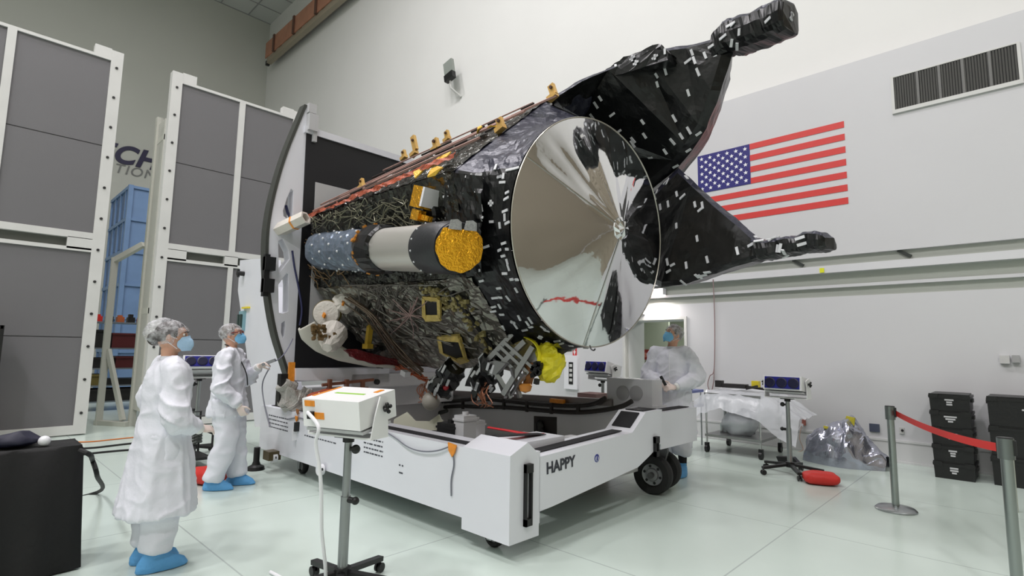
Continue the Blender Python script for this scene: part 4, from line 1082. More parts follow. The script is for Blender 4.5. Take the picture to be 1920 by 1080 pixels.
# ---- harness: loose wires and bundles over the side and the underside
def harness(name, m_, n, seed, fn, r0, r1, sag):
    g = MB(); r = random.Random(seed)
    for k in range(n):
        pts = fn(r); g.tube(spline(pts,4), r.uniform(r0,r1), 5)
    o = g.build(name, m_, sc_, smooth=True); o['kind'] = 'stuff'; return o
def side_run(r):
    x, y = r.uniform(590,800), r.uniform(365,420); x1, y1 = x+r.uniform(-50,60), y+r.uniform(-10,40)-.25*(0)
    y = min(max(y, 412-(x-570)*.36+8), 430); y1 = max(y1, 412-(x1-570)*.36+6)
    return [on_side(x+(x1-x)*k/4+r.uniform(-5,5), y+(y1-y)*k/4+r.uniform(-7,7), .03+.05*r.random()) for k in range(5)]
harness('side_harness', mat('harness_olive',(128,126,106),.35,.5), 64, 31, side_run, .003,.006,0)
def side_run2(r):
    x, y = r.uniform(570,640), r.uniform(430,520); return [on_side(x+r.uniform(-6,6)+k*8, y+k*r.uniform(4,9), .03+.05*r.random()) for k in range(5)]
harness('corner_harness', mat('harness_tan',(136,108,74),.4,.2), 24, 32, side_run2, .003,.008,0)
def und_run(r):
    x, y = r.choice(((760,570),(700,560),(740,600),(680,600))); x += r.uniform(-30,30); y += r.uniform(-25,25); a = r.uniform(-2.6,1.2); L_ = r.uniform(50,150)
    out = []
    for k in range(5):
        out.append(on_under(min(max(x+cos(a)*L_*k/4+r.uniform(-6,6),640),900), min(max(y+sin(a)*L_*k/4+r.uniform(-6,6),535),690), .025+.04*r.random()))
    return out
harness('underside_harness', mat('harness_grey',(112,108,102),.3,.6), 50, 33, und_run, .004,.010,0)
def bun(r):
    o = r.uniform(-1,1)
    pts = ((650,560),(690,590),(722,632),(752,668),(790,700)); return [on_under(px+o*8+r.uniform(-4,4),py-o*6+r.uniform(-4,4),.05+.05*r.random()) for px,py in pts]
harness('harness_bundle', mat('harness_copper',(104,88,74),.35,.5), 7, 34, bun, .007,.013,0)
def star(r):
    a = r.uniform(0,2*pi); L_ = r.uniform(18,48); x,y = 768,592
    return [on_under(x+cos(a)*L_*k/3+r.uniform(-2,2), y+sin(a)*L_*k/3+r.uniform(-2,2), .05+.05*(1-k/3)) for k in range(4)]
harness('wire_tuft', mat('wire_pink',(160,132,128),.4,.3), 18, 35, star, .004,.007,0)
def lown(r):
    x = r.uniform(700,790); return [on_under(x+k*12+r.uniform(-4,4), 672+(x-700)*.4+k*4+r.uniform(-6,6), .03+.05*r.random()) for k in range(4)]
harness('orange_harness', mat('harness_orange',(180,96,62),.4,.2), 24, 36, lown, .006,.012,0)
# ---- thruster discs and white saucer at the lower left
p = onx(612,588,-6.05); n_ = V(.75,-.62,-.1).normalized()
g = MB(); g.lathe([(.15,-.1),(.155,.0),(.14,.02),(.0005,.035)],p,n_,36); g.build('white_thruster_cap', WBLK, sc_, smooth=True)
g = MB(); g.lathe([(.16,-.12),(.165,-.02),(.15,-.0)],p,n_,36); g.build('thruster_ring', mat('ring_olive',(120,108,60),.5,.3), sc_, smooth=True)
p2_ = onx(645,568,-5.95); g = MB(); g.lathe([(.14,-.15),(.13,0),(.08,.06),(.0005,.07)],p2_,n_,20); rough(g,14,.03); g.build('wrapped_thruster', WBLK, sc_)
g = MB()
for q,s_ in ((p+V(0,-.02,-.02)+n_*.035,.03),(p2_+n_*.075,.03)): g.box(q,(.05,.02,.05),Matrix.Rotation(.6,3,'Y'))
build_each(g, 'orange_patch', ORANGE, sc_)
# saucer: shallow shell with a white cone inside, tilted down and to the left
sp_ = [onx(px,py,-6.0) for px,py in ((562,620),(566,606),(590,604),(620,640),(660,668),(700,680),(735,684),(700,684),(650,672),(612,655),(580,638))]
g = MB(); cA = [onx(px,py,-5.95) for px,py in ((560,615),(572,632),(600,654),(640,672),(690,683),(740,686))]
cB = [onx(px,py,-5.85) for px,py in ((590,603),(612,625),(640,648),(665,664),(700,676),(742,682))]
def sa(s,t):
    k = min(int(s*5),4); f_ = s*5-k; a = cA[k].lerp(cA[k+1],f_); b2 = cB[k].lerp(cB[k+1],f_)
    p = a.lerp(b2,t); return p + V(.0,-.16*sin(pi*t)*sin(pi*min(1,s+.15)),-.05*sin(pi*t)) + V(0,0,0)
g.grid(sa, 40, 14); sauc = g.build('saucer_shield', mat('saucer_white',(190,188,178),.55,bump=.1,bscale=60), sc_, smooth=True, angle=180)
sm = sauc.modifiers.new('t','SOLIDIFY'); sm.thickness = .015
p3_ = onx(626,640,-5.85); g = MB(); ax_ = (onx(655,672,-5.75)-p3_).normalized(); g.lathe([(.17,-.1),(.15,.0),(.10,.12),(.05,.2)],p3_-ax_*.05,V(.6,-.5,-.5),20); rough(g,12,.03); g.build('white_cone', WBLK, sc_)
g = MB(); r = random.Random(4)
for k in range(30): g.box(onx(610+r.uniform(-24,20),622+r.uniform(-12,14),-5.75),(r.uniform(.02,.05),.03,r.uniform(.02,.05)),Matrix.Rotation(r.uniform(0,3),3,'Y'))
g.build('cone_hardware', mat('brown_gold',(120,96,62),.4,.4), sc_)['kind'] = 'stuff'
g = MB(); q = [onx(px,py,-5.6) for px,py in ((640,655),(668,655),(705,668),(735,672),(745,685),(700,684),(660,672))]; g.prism(q,(.08,0,0)); bmesh.ops.triangulate(g.bm, faces=g.bm.faces[:]); bmesh.ops.subdivide_edges(g.bm,edges=g.bm.edges[:],cuts=3); rough(g,10,.03); g.build('dark_red_wrap', mat('wine_wrap',(92,22,26),.3,.2,bump=.4,bscale=20,btype='foil'), sc_)
g = MB(); q = on_under(692,628,.08); g.box(q,(.06,.06,.26),Matrix.Rotation(.15,3,'Y')).box(q+V(-.02,0,-.14),(.12,.08,.06)); g.build('gold_bracket', mat('bracket_yellow',(206,170,60),.4,.3), sc_, bevel=.006)
g = MB(); q = on_under(705,660,.06); g.box(q,(.26,.06,.05),Matrix.Rotation(-.35,3,'Y')).box(q+V(-.12,0,-.04),(.1,.08,.1)); g.build('black_bracket', BLACK, sc_)
# ---- black wrapped feet with copper flexures
def foot(px0,py0,px1,py1,y,seed,flx):
    a, b2 = ony(px0,py0,y), ony(px1,py1,y); g = MB(); d = (a-b2); s_ = V(.9,.3,0)*.0+d.cross(V(0,1,0)).normalized()
    rs = []
    for k in range(9):
        c = b2.lerp(a,k/8); w_ = .13-.03*(k/8); rs.append([c+s_*w_*cos(2*pi*j/14)+V(0,1,0)*.11*sin(2*pi*j/14) for j in range(14)])
    g.rings(rs); bmesh.ops.recalc_face_normals(g.bm, faces=g.bm.faces[:]); rough(g,9,.07)
    tabs_on(g, 30, seed, L=.08, W=.026, filt=lambda c,n: n.y<.1, dirs=[V(.5,0,1)], off=.012)
    o = g.build('wrapped_foot', [MLB,TAB], sc_)
    g = MB(); r = random.Random(seed)
    for k in range(11):
        c = ony(flx[0]+r.uniform(-18,18),flx[1]+r.uniform(-6,4),y-.05); g.tube(spline([c+V(0,0,.1),c+V(r.uniform(-.05,.05),-.03,.03),c+V(r.uniform(-.08,.08),-.02,-.06),c+V(r.uniform(-.08,.08),0,-.10)],3),.006,5)
    g.build('copper_flexure', mat('copper_wire',(150,98,74),.35,.6), o, smooth=True)
foot(852,690,824,730,3.75,41,(806,735)); foot(926,678,896,732,3.75,42,(905,742))
g = MB(); c = ony(808,752,3.7); g.ball(c,(.1,.1,.1),14,10); g.build('grey_dome', mat('dome_grey',(150,146,138),.4), sc_, smooth=True)
g = MB(); 
for px,py,s_ in ((850,708,(.14,.1,.12)),(833,722,(.1,.1,.1)),(760,700,(.1,.08,.06))): g.box(ony(px,py,3.85),s_,Matrix.Rotation(.3,3,'Y'))
build_each(g, 'white_block', WHITE, sc_, bevel=.01)
g = MB(); g.ball(ony(836,726,3.7),.035,10,8); g.build('red_knob', mat('knob_red',(170,40,50),.4), sc_, smooth=True)
# ---- aluminium truss under the dish
g = MB(); yt = 3.7
for (a,b2,w_) in (((902,690),(962,626),.05),((922,702),(985,640),.05),((944,740),(1000,650),.05),((930,660),(985,712),.03),((938,650),(992,700),.03),((946,642),(1000,690),.03),((930,700),(960,745),.04),((960,690),(975,745),.035),((948,745),(930,700),.03),((985,700),(955,745),.03)):
    g.bar(ony(*a,yt),ony(*b2,yt+.1),w_,w_)
g.build('truss', mat('truss_alu',(150,150,150),.35,.9), sc_)
g = MB(); g.prism([ony(px,py,yt-.03) for px,py in ((902,682),(930,676),(948,682),(930,702),(904,704))],(0,.04,0)); g.build('truss_plate', mat('truss_alu',(150,150,150),.35,.9), sc_)
g = MB(); c = ony(975,645,3.85); g.prism([ony(px,py,3.85) for px,py in ((952,640),(985,628),(1000,640),(990,668),(966,672))],(0,.15,0)); g.build('tan_bracket', mat('bracket_tan',(166,150,96),.4,.3), sc_)
# yellow bag, its string, brown bracket, orange cone, white box
c = ony(1030,678,3.95); g = MB(); g.ball(c,(.14,.12,.17),18,14); rough(g,9,.06); g.build('yellow_bag', mat('bag_yellow',(222,210,40),.35,bump=.4,bscale=14,btype='foil'), sc_)
g = MB(); g.tube(spline([ony(984,632,3.85),ony(1000,640,3.8),ony(1010,655,3.8),ony(1014,680,3.8)]),.02,6,flat=.4); g.build('yellow_strap', mat('bag_yellow',(222,210,40),.35), sc_)
g = MB(); g.box(ony(1006,670,3.9),(.14,.1,.12),Matrix.Rotation(.3,3,'Y')); g.build('grey_box', LGREY, sc_, bevel=.006)
g = MB(); g.prism([ony(px,py,3.8) for px,py in ((972,678),(995,680),(1002,695),(992,712),(988,728),(980,728),(982,700))],(0,.06,0)); g.build('brown_bracket', mat('bracket_brown',(140,90,44),.4,.3), sc_)
c = ony(985,727,3.8); g = MB(); g.lathe([(.0005,-.05),(.05,-.03),(.065,.02),(.05,.04)],c,(0,0,1),20); g.build('amber_cup', mat('cup_amber',(206,136,60),.4), sc_, smooth=True)
g = MB(); r = random.Random(9)
for k in range(16): g.box(ony(1006+r.uniform(-8,8),700+r.uniform(-18,18),3.8),(.05,.04,.04),Matrix.Rotation(r.uniform(0,3),3,'Y'))
g.build('black_connector', BLACK, sc_)
# black hanging flap under the dish
g = MB()
def flap(s,t):
    a = ony(1000+60*s,640+13*s,3.9); return a + V(0,.05*t,-.12*t*sin(pi*s)) + noise.noise_vector(a*9+V(0,t*2,0))*.03
g.grid(flap,14,6); g.build('black_flap', MLB, sc_)
# hook under the dish
g = MB(); g.tube(spline([ony(1106,648,3.6),ony(1108,654,3.58),ony(1113,657,3.58),ony(1116,654,3.58)]),.006,6); g.build('hook', BLACK, sc_)
# ================================================================== PEOPLE
SKIN = mat('skin', (206,158,134), .5, subsurf=.15, var=.05, vscale=20)
GLOVE = mat('glove_skin', (226,208,200), .45)
GOWN = mat('gown_white', (222,223,232), .75, bump=.25, bscale=22, var=.02)
CUFF = mat('cuff_knit', (226,226,224), .85)
HAIRD = mat('hair_brown', (52,42,38), .6, bump=.4, bscale=90)
HAIRG = mat('hair_grey', (112,104,98), .6, bump=.4, bscale=90)
MASKB = mat('mask_blue', (120,186,228), .7, bump=.2, bscale=60)
MASKP = mat('mask_pale_blue', (172,206,236), .7, bump=.2, bscale=60)
SHOE = mat('shoe_cover_blue', (92,160,214), .6, bump=.4, bscale=30)
SOCK = mat('sock_black', (20,18,20), .8)
EYEW = mat('eye_white', (232,228,222), .25); EYED = mat('eye_dark', (44,32,26), .2)
CAPM = mat('bouffant_film', (226,226,230), .55, bump=.5, bscale=28, btype='foil', alpha=.5)
nt = CAPM.node_tree; b = nt.nodes['Principled BSDF']; tc = nt.nodes.new('ShaderNodeTexCoord'); nz = nt.nodes.new('ShaderNodeTexNoise'); nz.inputs['Scale'].default_value = 26; nz.inputs['Detail'].default_value = 4
mr = nt.nodes.new('ShaderNodeMapRange'); mr.inputs['From Min'].default_value = .35; mr.inputs['From Max'].default_value = .7; mr.inputs['To Min'].default_value = .10; mr.inputs['To Max'].default_value = .62
nt.links.new(tc.outputs['Object'], nz.inputs['Vector']); nt.links.new(nz.outputs['Fac'], mr.inputs['Value']); nt.links.new(mr.outputs['Result'], b.inputs['Alpha'])
def remeshed(mb, vox, it=3, fac=.5):
    me = bpy.data.meshes.new('tmp'); bmesh.ops.recalc_face_normals(mb.bm, faces=mb.bm.faces[:]); mb.bm.to_mesh(me); mb.bm.free()
    o = bpy.data.objects.new('tmp', me); COL.objects.link(o)
    m_ = o.modifiers.new('r','REMESH'); m_.mode = 'VOXEL'; m_.voxel_size = vox
    s_ = o.modifiers.new('s','SMOOTH'); s_.factor = fac; s_.iterations = it
    dg = bpy.context.evaluated_depsgraph_get(); dg.update()
    m2 = bpy.data.meshes.new_from_object(o.evaluated_get(dg)); bpy.data.objects.remove(o)
    r = MB(); r.bm.from_mesh(m2); bpy.data.meshes.remove(m2); return r
def ell(c, rx, ry, n=20, tilt=None):
    c = Vector(c); return [c+Vector((rx*cos(2*pi*k/n), ry*sin(2*pi*k/n), 0)) for k in range(n)]
def hand(mb, w, d, n, side, curl=.6, scale=1.0):
    """w wrist, d direction of the hand, n palm normal; side +1 puts the thumb on d x n"""
    w, d, n = Vector(w), Vector(d).normalized(), Vector(n); n = (n-d*n.dot(d)).normalized(); x = d.cross(n)*side
    k = scale
    R = Matrix((x,d,n)).transposed()
    mb.ball(w+d*.05*k, (.042*k,.056*k,.017*k), 14, 10, R)
    mb.tube([w-d*.03, w+d*.02*k], [.029*k,.030*k], 12)
    for off, L, c0 in ((.029,.070,.9),(.010,.079,1.0),(-.010,.074,1.05),(-.029,.058,1.1)):
        p = w+d*.088*k+x*off*k; pts = [w+d*.05*k+x*off*k*.9, p]; a = 0
        for q, fr in enumerate((.42,.33,.25)):
            a += curl*c0*(.55 if q == 0 else .75); p = p+(d*cos(a)+n*sin(a))*L*k*fr; pts.append(p)
        mb.tube(pts, [.0095*k,.0095*k,.009*k,.0082*k,.0068*k], 8)
    p0 = w+d*.028*k+x*.03*k; p1 = p0+(x*.75+d*.6+n*.25).normalized()*.042*k; p2 = p1+(x*.25+d*.8+n*(.3+.4*curl)).normalized()*.034*k; p3 = p2+(d*.8+n*(.4+.5*curl)-x*.1).normalized()*.024*k
    mb.tube([w+d*.03*k,p0,p1,p2,p3],[.014*k,.013*k,.011*k,.0095*k,.0075*k],8)
def person(loc, rz, H, pose, look, colors, label, group=None):
    s = H/1.75; hz = H-.12*s
    root = empty('person', loc, label, 'person', group, rz)
    J = {k: Vector(v) for k,v in pose.items()}
    yaw, pitch = look
    HR = Matrix.Rotation(yaw,3,'Z') @ Matrix.Rotation(pitch,3,'X')
    nb = V(0,.0,H-.295*s)                       # neck pivot
    def hp(x,y,z): return nb + HR @ (V(x,y+.02*s,z+.175*s)*1.0)
    sh = V(.17*s*pose_w(pose),0,.815*H)
    # --- body: head, neck, torso, legs, arms and hands in one skin
    g = MB()
    g.rings([ell((0,0,z*H),rx*s,ry*s) for z,rx,ry in ((.50,.13,.095),(.56,.135,.10),(.63,.12,.09),(.72,.145,.105),(.79,.15,.09),(.825,.10,.07),(.845,.055,.055))])
    g.tube([V(0,-.005,.80*H), nb+V(0,0,.01), hp(0,-.02,-.075)],[.058*s,.054*s,.056*s],16)
    n, m_ = 28, 22; rs = []
    for i in range(m_+1):
        t = .05+(pi-.1)*i/m_; z = -cos(t); rr = sin(t); ring = []
        for k in range(n):
            a = 2*pi*k/n; cx, cy = sin(a), cos(a)
            jaw = 1-.30*max(0,-z-.1)**1.3
            x = .076*cx*rr*jaw; y = (.098 if cy > 0 else .105)*cy*rr*(1-.10*max(0,-z) if cy > 0 else 1-.35*max(0,-z-.2)); zz = .118*z
            if cy > 0:
                y += .022*math.exp(-((x/.013)**2))*math.exp(-(((zz+.018)/.026)**2))        # nose
                y -= .010*(math.exp(-(((x-.031)/.018)**2))+math.exp(-(((x+.031)/.018)**2)))*math.exp(-(((zz-.016)/.015)**2))   # eye hollows
                y += .006*math.exp(-((x/.045)**2))*math.exp(-(((zz-.04)/.012)**2))        # brow
                y += .007*math.exp(-((x/.022)**2))*math.exp(-(((zz+.062)/.010)**2))       # lips
                y += .010*math.exp(-((x/.026)**2))*math.exp(-(((zz+.10)/.018)**2))        # chin
            ring.append(hp(x*s,y*s,zz*s))
        rs.append(ring)
    g.rings(rs)
    for sx in (-1,1):
        g.ball(hp(sx*.079*s,-.008*s,-.004*s),(.012*s,.02*s,.032*s),10,8,HR)
    for sx, e, w, hd in ((1,'elbow_r','wrist_r','hand_r'),(-1,'elbow_l','wrist_l','hand_l')):
        S_ = V(sx*sh.x,0,sh.z-.01)
        g.tube([V(sx*.08,0,sh.z-.02),S_,S_.lerp(J[e],.5),J[e],J[e].lerp(J[w],.4),J[w]],[.05*s,.052*s,.046*s,.038*s,.038*s,.027*s],14)
        d, nn = J[hd], J[hd+'n']; hand(g, J[w], d, nn, 1 if (Vector(d).cross(Vector(nn))).dot(J['thumb'])>0 else -1, pose_curl(pose), s)
        hip, kn, an = V(sx*.09*s,0,.52*H), J['knee_r' if sx>0 else 'knee_l'], J['ankle_r' if sx>0 else 'ankle_l']
        g.tube([hip,hip.lerp(kn,.5),kn,kn.lerp(an,.35),an],[.085*s,.075*s,.053*s,.052*s,.036*s],16)
        g.tube([an+V(0,-.045,-.02),an+V(0,.02,-.03),an+V(0,.12,-.05)],[.035,.04,.03],12)
    r_ = remeshed(g, .0065, 3)
    for f in r_.bm.faces:
        c = f.calc_center_median()
        if min((c-J['wrist_r']).length,(c-J['wrist_l']).length) < .24*s and c.z < .8*H: f.material_index = 1
    body = r_.build('body', [SKIN,GLOVE], root, smooth=True, local=True, angle=180)
    # --- gown
    g = MB(); hem = pose['hem'][2]; C = pose['cut']
    sp_ = C[0]
    prof = [(.846,.068,.07),(.835,.095,.082),(.822,.16,.10),(.80,.195,.125),(.74,.205,.15),(.66,.195,.15),(.58,.205,.158),(.52,.215,.165)]
    prof = [(z*H,rx*s*sp_,ry*s*sp_) for z,rx,ry in prof]
    z0 = prof[-1][0]; k = 6
    for i in range(1,k+1):
        f = i/k; prof.append((z0+(hem-z0)*f, (.215*sp_+(C[1]-.215*sp_)*f)*s, (.165*sp_+(C[2]-.165*sp_)*f)*s))
    lean = pose['lean'][1]
    g.rings([ell((0,lean*(z-.5*H) if z>.5*H else 0,z),rx,ry,28) for z,rx,ry in prof])
    for sx, e, w in ((1,'elbow_r','wrist_r'),(-1,'elbow_l','wrist_l')):
        S_ = V(sx*sh.x*.98,0,sh.z-.02); E_, W_ = J[e], J[w]; up = (S_-E_).normalized()
        pts = spline([V(sx*.06,0,sh.z-.03),S_,S_.lerp(E_,.5),E_,E_.lerp(W_,.5),W_-(W_-E_).normalized()*.02],4)
        rr = []
        for i in range(len(pts)):
            f = i/(len(pts)-1); rr.append((.085-.012*f+.012*math.exp(-((f-.6)/.12)**2)-.022*max(0,f-.75)/.25)*s*sp_)
        g.tube(pts, rr, 18)
    r_ = remeshed(g, .010, 6)
    bm = r_.bm; bm.normal_update(); sd = pose['seed'][0]
    for v in bm.verts:
        p = v.co; low = min(1,max(0,(.62*H-p.z)/.25)); arm_ = 1 if abs(p.x) > .215 else 0
        q = V(p.x*8+sd+p.z*.8,p.y*8,p.z*1.6); w1 = (1-min(1,abs(noise.noise(q))*2.4))**1.6
        q2 = V(p.x*6+sd,p.y*6+2,p.z*9+p.x*4); w2 = (1-min(1,abs(noise.noise(q2))*2.6))**1.8
        q3 = V(p.x*17+sd,p.y*17,p.z*13); w3_ = noise.noise(q3)
        k = pose['wr'][0]
        v.co += v.normal*((w1*(.010+.014*low) + w2*(.014+.010*arm_)*(1-.6*low) + w3_*.004 - .008)*k)
    gown = r_.build('gown', GOWN, root, smooth=True, local=True, angle=180)
    # seam line, collar, cuffs
    g = MB(); zc = .846*H; g.rings([ell((0,lean*.34*H,zc+dz),.066*s*k_,.068*s*k_,28) for dz,k_ in ((-.012,1.12),(.012,1.02),(.014,.94),(-.01,.98))],cap=False,loop=True); g.build('collar', GOWN, gown, smooth=True, local=True)
    for w, e in (('wrist_r','elbow_r'),('wrist_l','elbow_l')):
        d = (J[w]-J[e]).normalized(); g = MB(); g.tube([J[w]-d*.055,J[w]-d*.02,J[w]+d*.015],[.047*s,.041*s,.037*s],18); g.build('cuff', CUFF, gown, smooth=True, local=True)
    # --- legs of the suit
    if pose['legs'][0]:
        g = MB()
        for sx in (1,-1):
            hip, kn, an = V(sx*.09*s,0,.52*H), J['knee_r' if sx>0 else 'knee_l'], J['ankle_r' if sx>0 else 'ankle_l']
            top = an+V(0,0,pose['legs'][1]); 
            g.tube([hip+V(0,0,.03),hip.lerp(kn,.5),kn,kn.lerp(top,.5),top],[.125*s,.115*s,.10*s,.098*s,.088*s],20)
        r_ = remeshed(g, .014, 3); bm = r_.bm; bm.normal_update()
        for v in bm.verts:
            p = v.co; w1 = 1-abs(noise.noise(V(p.x*6+sd,p.y*6,p.z*9)))*2; w2 = 1-abs(noise.noise(V(p.x*4,p.y*5,p.z*4+sd)))*2
            v.co += v.normal*(w1*.014+w2*.016)
        r_.build('trousers', GOWN, root, smooth=True, local=True, angle=180)
    for sx in (1,-1):
        an = J['ankle_r' if sx>0 else 'ankle_l']
        g = MB(); g.rings([[an+V(cx*x_,y_+cy*l_,z_) for cx,cy in [(cos(2*pi*k/20),sin(2*pi*k/20)) for k in range(20)]] for z_,x_,l_,y_ in ((-.070,.052,.145,.045),(-.06,.057,.15,.045),(-.02,.055,.135,.035),(.02,.05,.09,.01),(.05,.046,.06,-.005),(.075,.05,.062,-.005))])
        for v in g.bm.verts: v.co += noise.noise_vector(v.co*22)*.006; v.co.z = max(v.co.z, an.z-.072)
        g.build('shoe_cover', SHOE, root, smooth=True, local=True)
        g = MB(); g.tube([an+V(0,-.003,.04),an+V(0,-.003,.22)],[.046,.056],16); g.build('sock', SOCK, root, smooth=True, local=True)
    # --- hair, cap, mask, eyes
    ch, cm, capk = colors
    g = MB(); g.ball(hp(0,-.012*s,.03*s),(.084*s,.108*s,.098*s),24,16,HR); 
    bm = g.bm
    if capk[4]: g.ball(hp(0,-.115*s,.0),(.05,.045,.05),14,10,HR)
    iv = HR.transposed()
    hv = g.build('hair', ch, root, smooth=True, local=True)
    for v in hv.data.vertices:
        l = iv @ (v.co-nb)-V(0,.02*s,.175*s)
        if l.y > .045*s and l.z < .075*s: v.co -= HR @ V(0,(l.y-.045*s)*.9,0)
    g = MB(); cx, cy, cz, back = capk[:4]; g.ball(hp(0,-back*s,.032*s),(cx*s,cy*s,cz*s),36,24,HR @ Matrix.Rotation(radians(-14),3,'X'))
    for v in g.bm.verts:
        l = iv @ (v.co-nb)-V(0,.02*s,.175*s); pol = math.atan2(l.x,l.y+back)
        v.co += (v.co-hp(0,-back*s,.02)).normalized()*(.006*sin(pol*15+l.z*30)+.010*noise.noise(v.co*16))
        lim = -.045 + (.085 if l.y > .03 else 0)*min(1,max(0,(l.y-.0)/.06))
        if l.z < lim*s:
            v.co += HR @ V(-l.x*.12,-l.y*.12,(lim*s-l.z)*.9)
    g.build('bouffant_cap', CAPM, root, smooth=True, local=True, angle=180)
    g = MB()
    def mk(u,v_):
        k_ = .62+.38*sin(pi*min(1,v_*.8+.12)); a = radians(-70+140*u)*k_; z = -.104+.104*v_+.012*(1-abs(2*u-1))*v_; 
        r_ = 1+.0*a; x = .079*sin(a)*(1-.18*(1-v_)); y = .100*cos(a)+.020*max(0,cos(a))**2*(.5+.5*sin(pi*min(1,v_*1.15)))+.004
        y += .016*math.exp(-((x/.035)**2))*sin(pi*min(1,.1+v_*.9))
        return hp(x*s,y*s,(z+.004*sin(v_*pi*4))*s)
    g.grid(mk,24,12); mo_ = g.build('face_mask', cm, root, smooth=True, local=True, angle=180)
    g = MB()
    for sx in (-1,1):
        g.tube([hp(sx*.073*s,.045*s,-.012*s),hp(sx*.083*s,.0,.012*s),hp(sx*.085*s,-.018*s,.0)],.0022,6)
        g.tube([hp(sx*.066*s,.042*s,-.085*s),hp(sx*.083*s,.0,-.045*s),hp(sx*.085*s,-.016*s,-.03*s)],.0022,6)
    g.build('ear_loop', WHITE, mo_, local=True)
    for sx in (-1,1):
        e = MB(); e.ball(hp(sx*.031*s,.078*s,.016*s),.0125*s,14,10); eo = e.build('eye', EYEW, root, smooth=True, local=True)
        e = MB(); e.ball(hp(sx*.031*s,.0872*s,.017*s),.0058*s,10,8); e.build('iris', EYED, eo, smooth=True, local=True)
    g = MB()
    for sx in (-1,1): g.tube([hp(sx*.016*s,.101*s,.036*s),hp(sx*.032*s,.099*s,.041*s),hp(sx*.05*s,.086*s,.034*s)],[.003,.0042,.0022],6)
    build_each(g, 'eyebrow', ch, root, smooth=True, local=True)
    return root, hp, J
def pose_w(p): return p['wd'][0]
def pose_curl(p): return p['curl'][0]
def ground(px, D):
    q = EYEP + ray(px,650)*D; return V(q.x,q.y,0)
def face_rz(fx, fy): return math.atan2(-fx, fy)
# --- woman at the left, seen from behind her right side
H1 = 1.63
P1 = dict(elbow_r=(.275,.0,1.0), wrist_r=(.17,.17,.90), hand_r=(-.3,1,-.1), hand_rn=(-.6,-.1,-.8),
          elbow_l=(-.27,-.03,1.06), wrist_l=(-.10,.13,.92), hand_l=(.2,1,0), hand_ln=(.7,-.1,-.7), thumb=(0,0,1),
          knee_r=(.10,.01,.47), ankle_r=(.10,-.01,.075), knee_l=(-.10,.01,.47), ankle_l=(-.10,-.01,.075),
          hem=(0,0,.36), cut=(1.04,.30,.25), lean=(0,.02,0), seed=(3,0,0), wr=(.8,0,0), legs=(1,.06,0), wd=(1,0,0), curl=(.7,0,0))
w1 = person(ground(320,3.75), face_rz(.02,1.0), H1, P1, (radians(-24),radians(4)), (HAIRD,MASKP,(.118,.150,.108,.035,1)),
   'person in long white gown, puffy hair cap and pale blue mask, nearest the left edge')
# small dark gadget held by her
# --- man in the middle, profile, red framed safety glasses
H2 = 1.69
P2 = dict(elbow_r=(.26,.01,1.05), wrist_r=(.22,.17,.86), hand_r=(0,.45,-.9), hand_rn=(-.9,.2,0),
          elbow_l=(-.25,.08,1.10), wrist_l=(-.09,.25,1.24), hand_l=(.2,.8,.35), hand_ln=(.5,.2,-.7), thumb=(0,1,.2),
          knee_r=(.11,.04,.48), ankle_r=(.11,-.05,.075), knee_l=(-.10,.05,.48), ankle_l=(-.10,.10,.075),
          hem=(0,0,.74), cut=(1.0,.235,.20), lean=(0,-.03,0), seed=(9,0,0), wr=(1.15,0,0), legs=(1,.03,0), wd=(1.05,0,0), curl=(.9,0,0))
g2 = ground(436,5.75)
w2, hp2, J2 = person(g2, face_rz(.60,.80), H2, P2, (radians(0),radians(10)), (HAIRG,MASKB,(.090,.118,.100,.012,0)),
   'person in white suit with blue mask and red glasses standing at the dolly end')
g = MB(); s = H2/1.75
for sx in (-1,1):
    g.tube([hp2(sx*.083*s,-.03*s,.012*s),hp2(sx*.085*s,.03*s,.022*s),hp2(sx*.07*s,.092*s,.022*s)],.0055,6)
    g.tube([hp2(sx*(.034+.028*cos(a))*s,(.108-.3*(abs(sx*(.034+.028*cos(a)))-.02)**1.0*.6)*s,(.017+.02*sin(a))*s) for a in [2*pi*k/14 for k in range(15)]],.0032,6,cap=False)
g.build('safety_glasses', mat('glasses_red',(116,40,36),.35), w2, smooth=True, local=True)
g = MB(); 
g.tube(spline([V(-.06,-.075,1.47),V(.02,-.07,1.475),V(.078,0,1.45),V(.075,.10,1.33),V(.05,.17,1.18),V(.04,.19,1.05)],6),.006,6); g.build('lanyard', BLACK, w2, smooth=True, local=True)
g = MB(); q = J2['wrist_l']+V(.02,.09,.03); g.box(q+V(0,.02,.02),(.06,.14,.03),Matrix.Rotation(.4,3,'X')); 
o = g.build('hand_meter', mat('meter_grey',(132,134,138),.4), None, local=True, bevel=.005); o.location = g2; o.rotation_euler = (0,0,face_rz(.60,.80)); tag(o,'grey handheld meter held up in the middle person\'s hand','meter')
M2 = Matrix.Translation(g2) @ Matrix.Rotation(face_rz(.60,.80),4,'Z')
a = M2 @ (q+V(0,.09,.04)); b2 = onx(549,635,-6.40)
g = MB(); g.tube(catenary(a,b2,.05,12),.006,6); tag(g.build('probe_cable', mat('cable_lilac',(120,120,140),.4), smooth=True),'thin grey lead running from the handheld meter up to the white plate','cable')
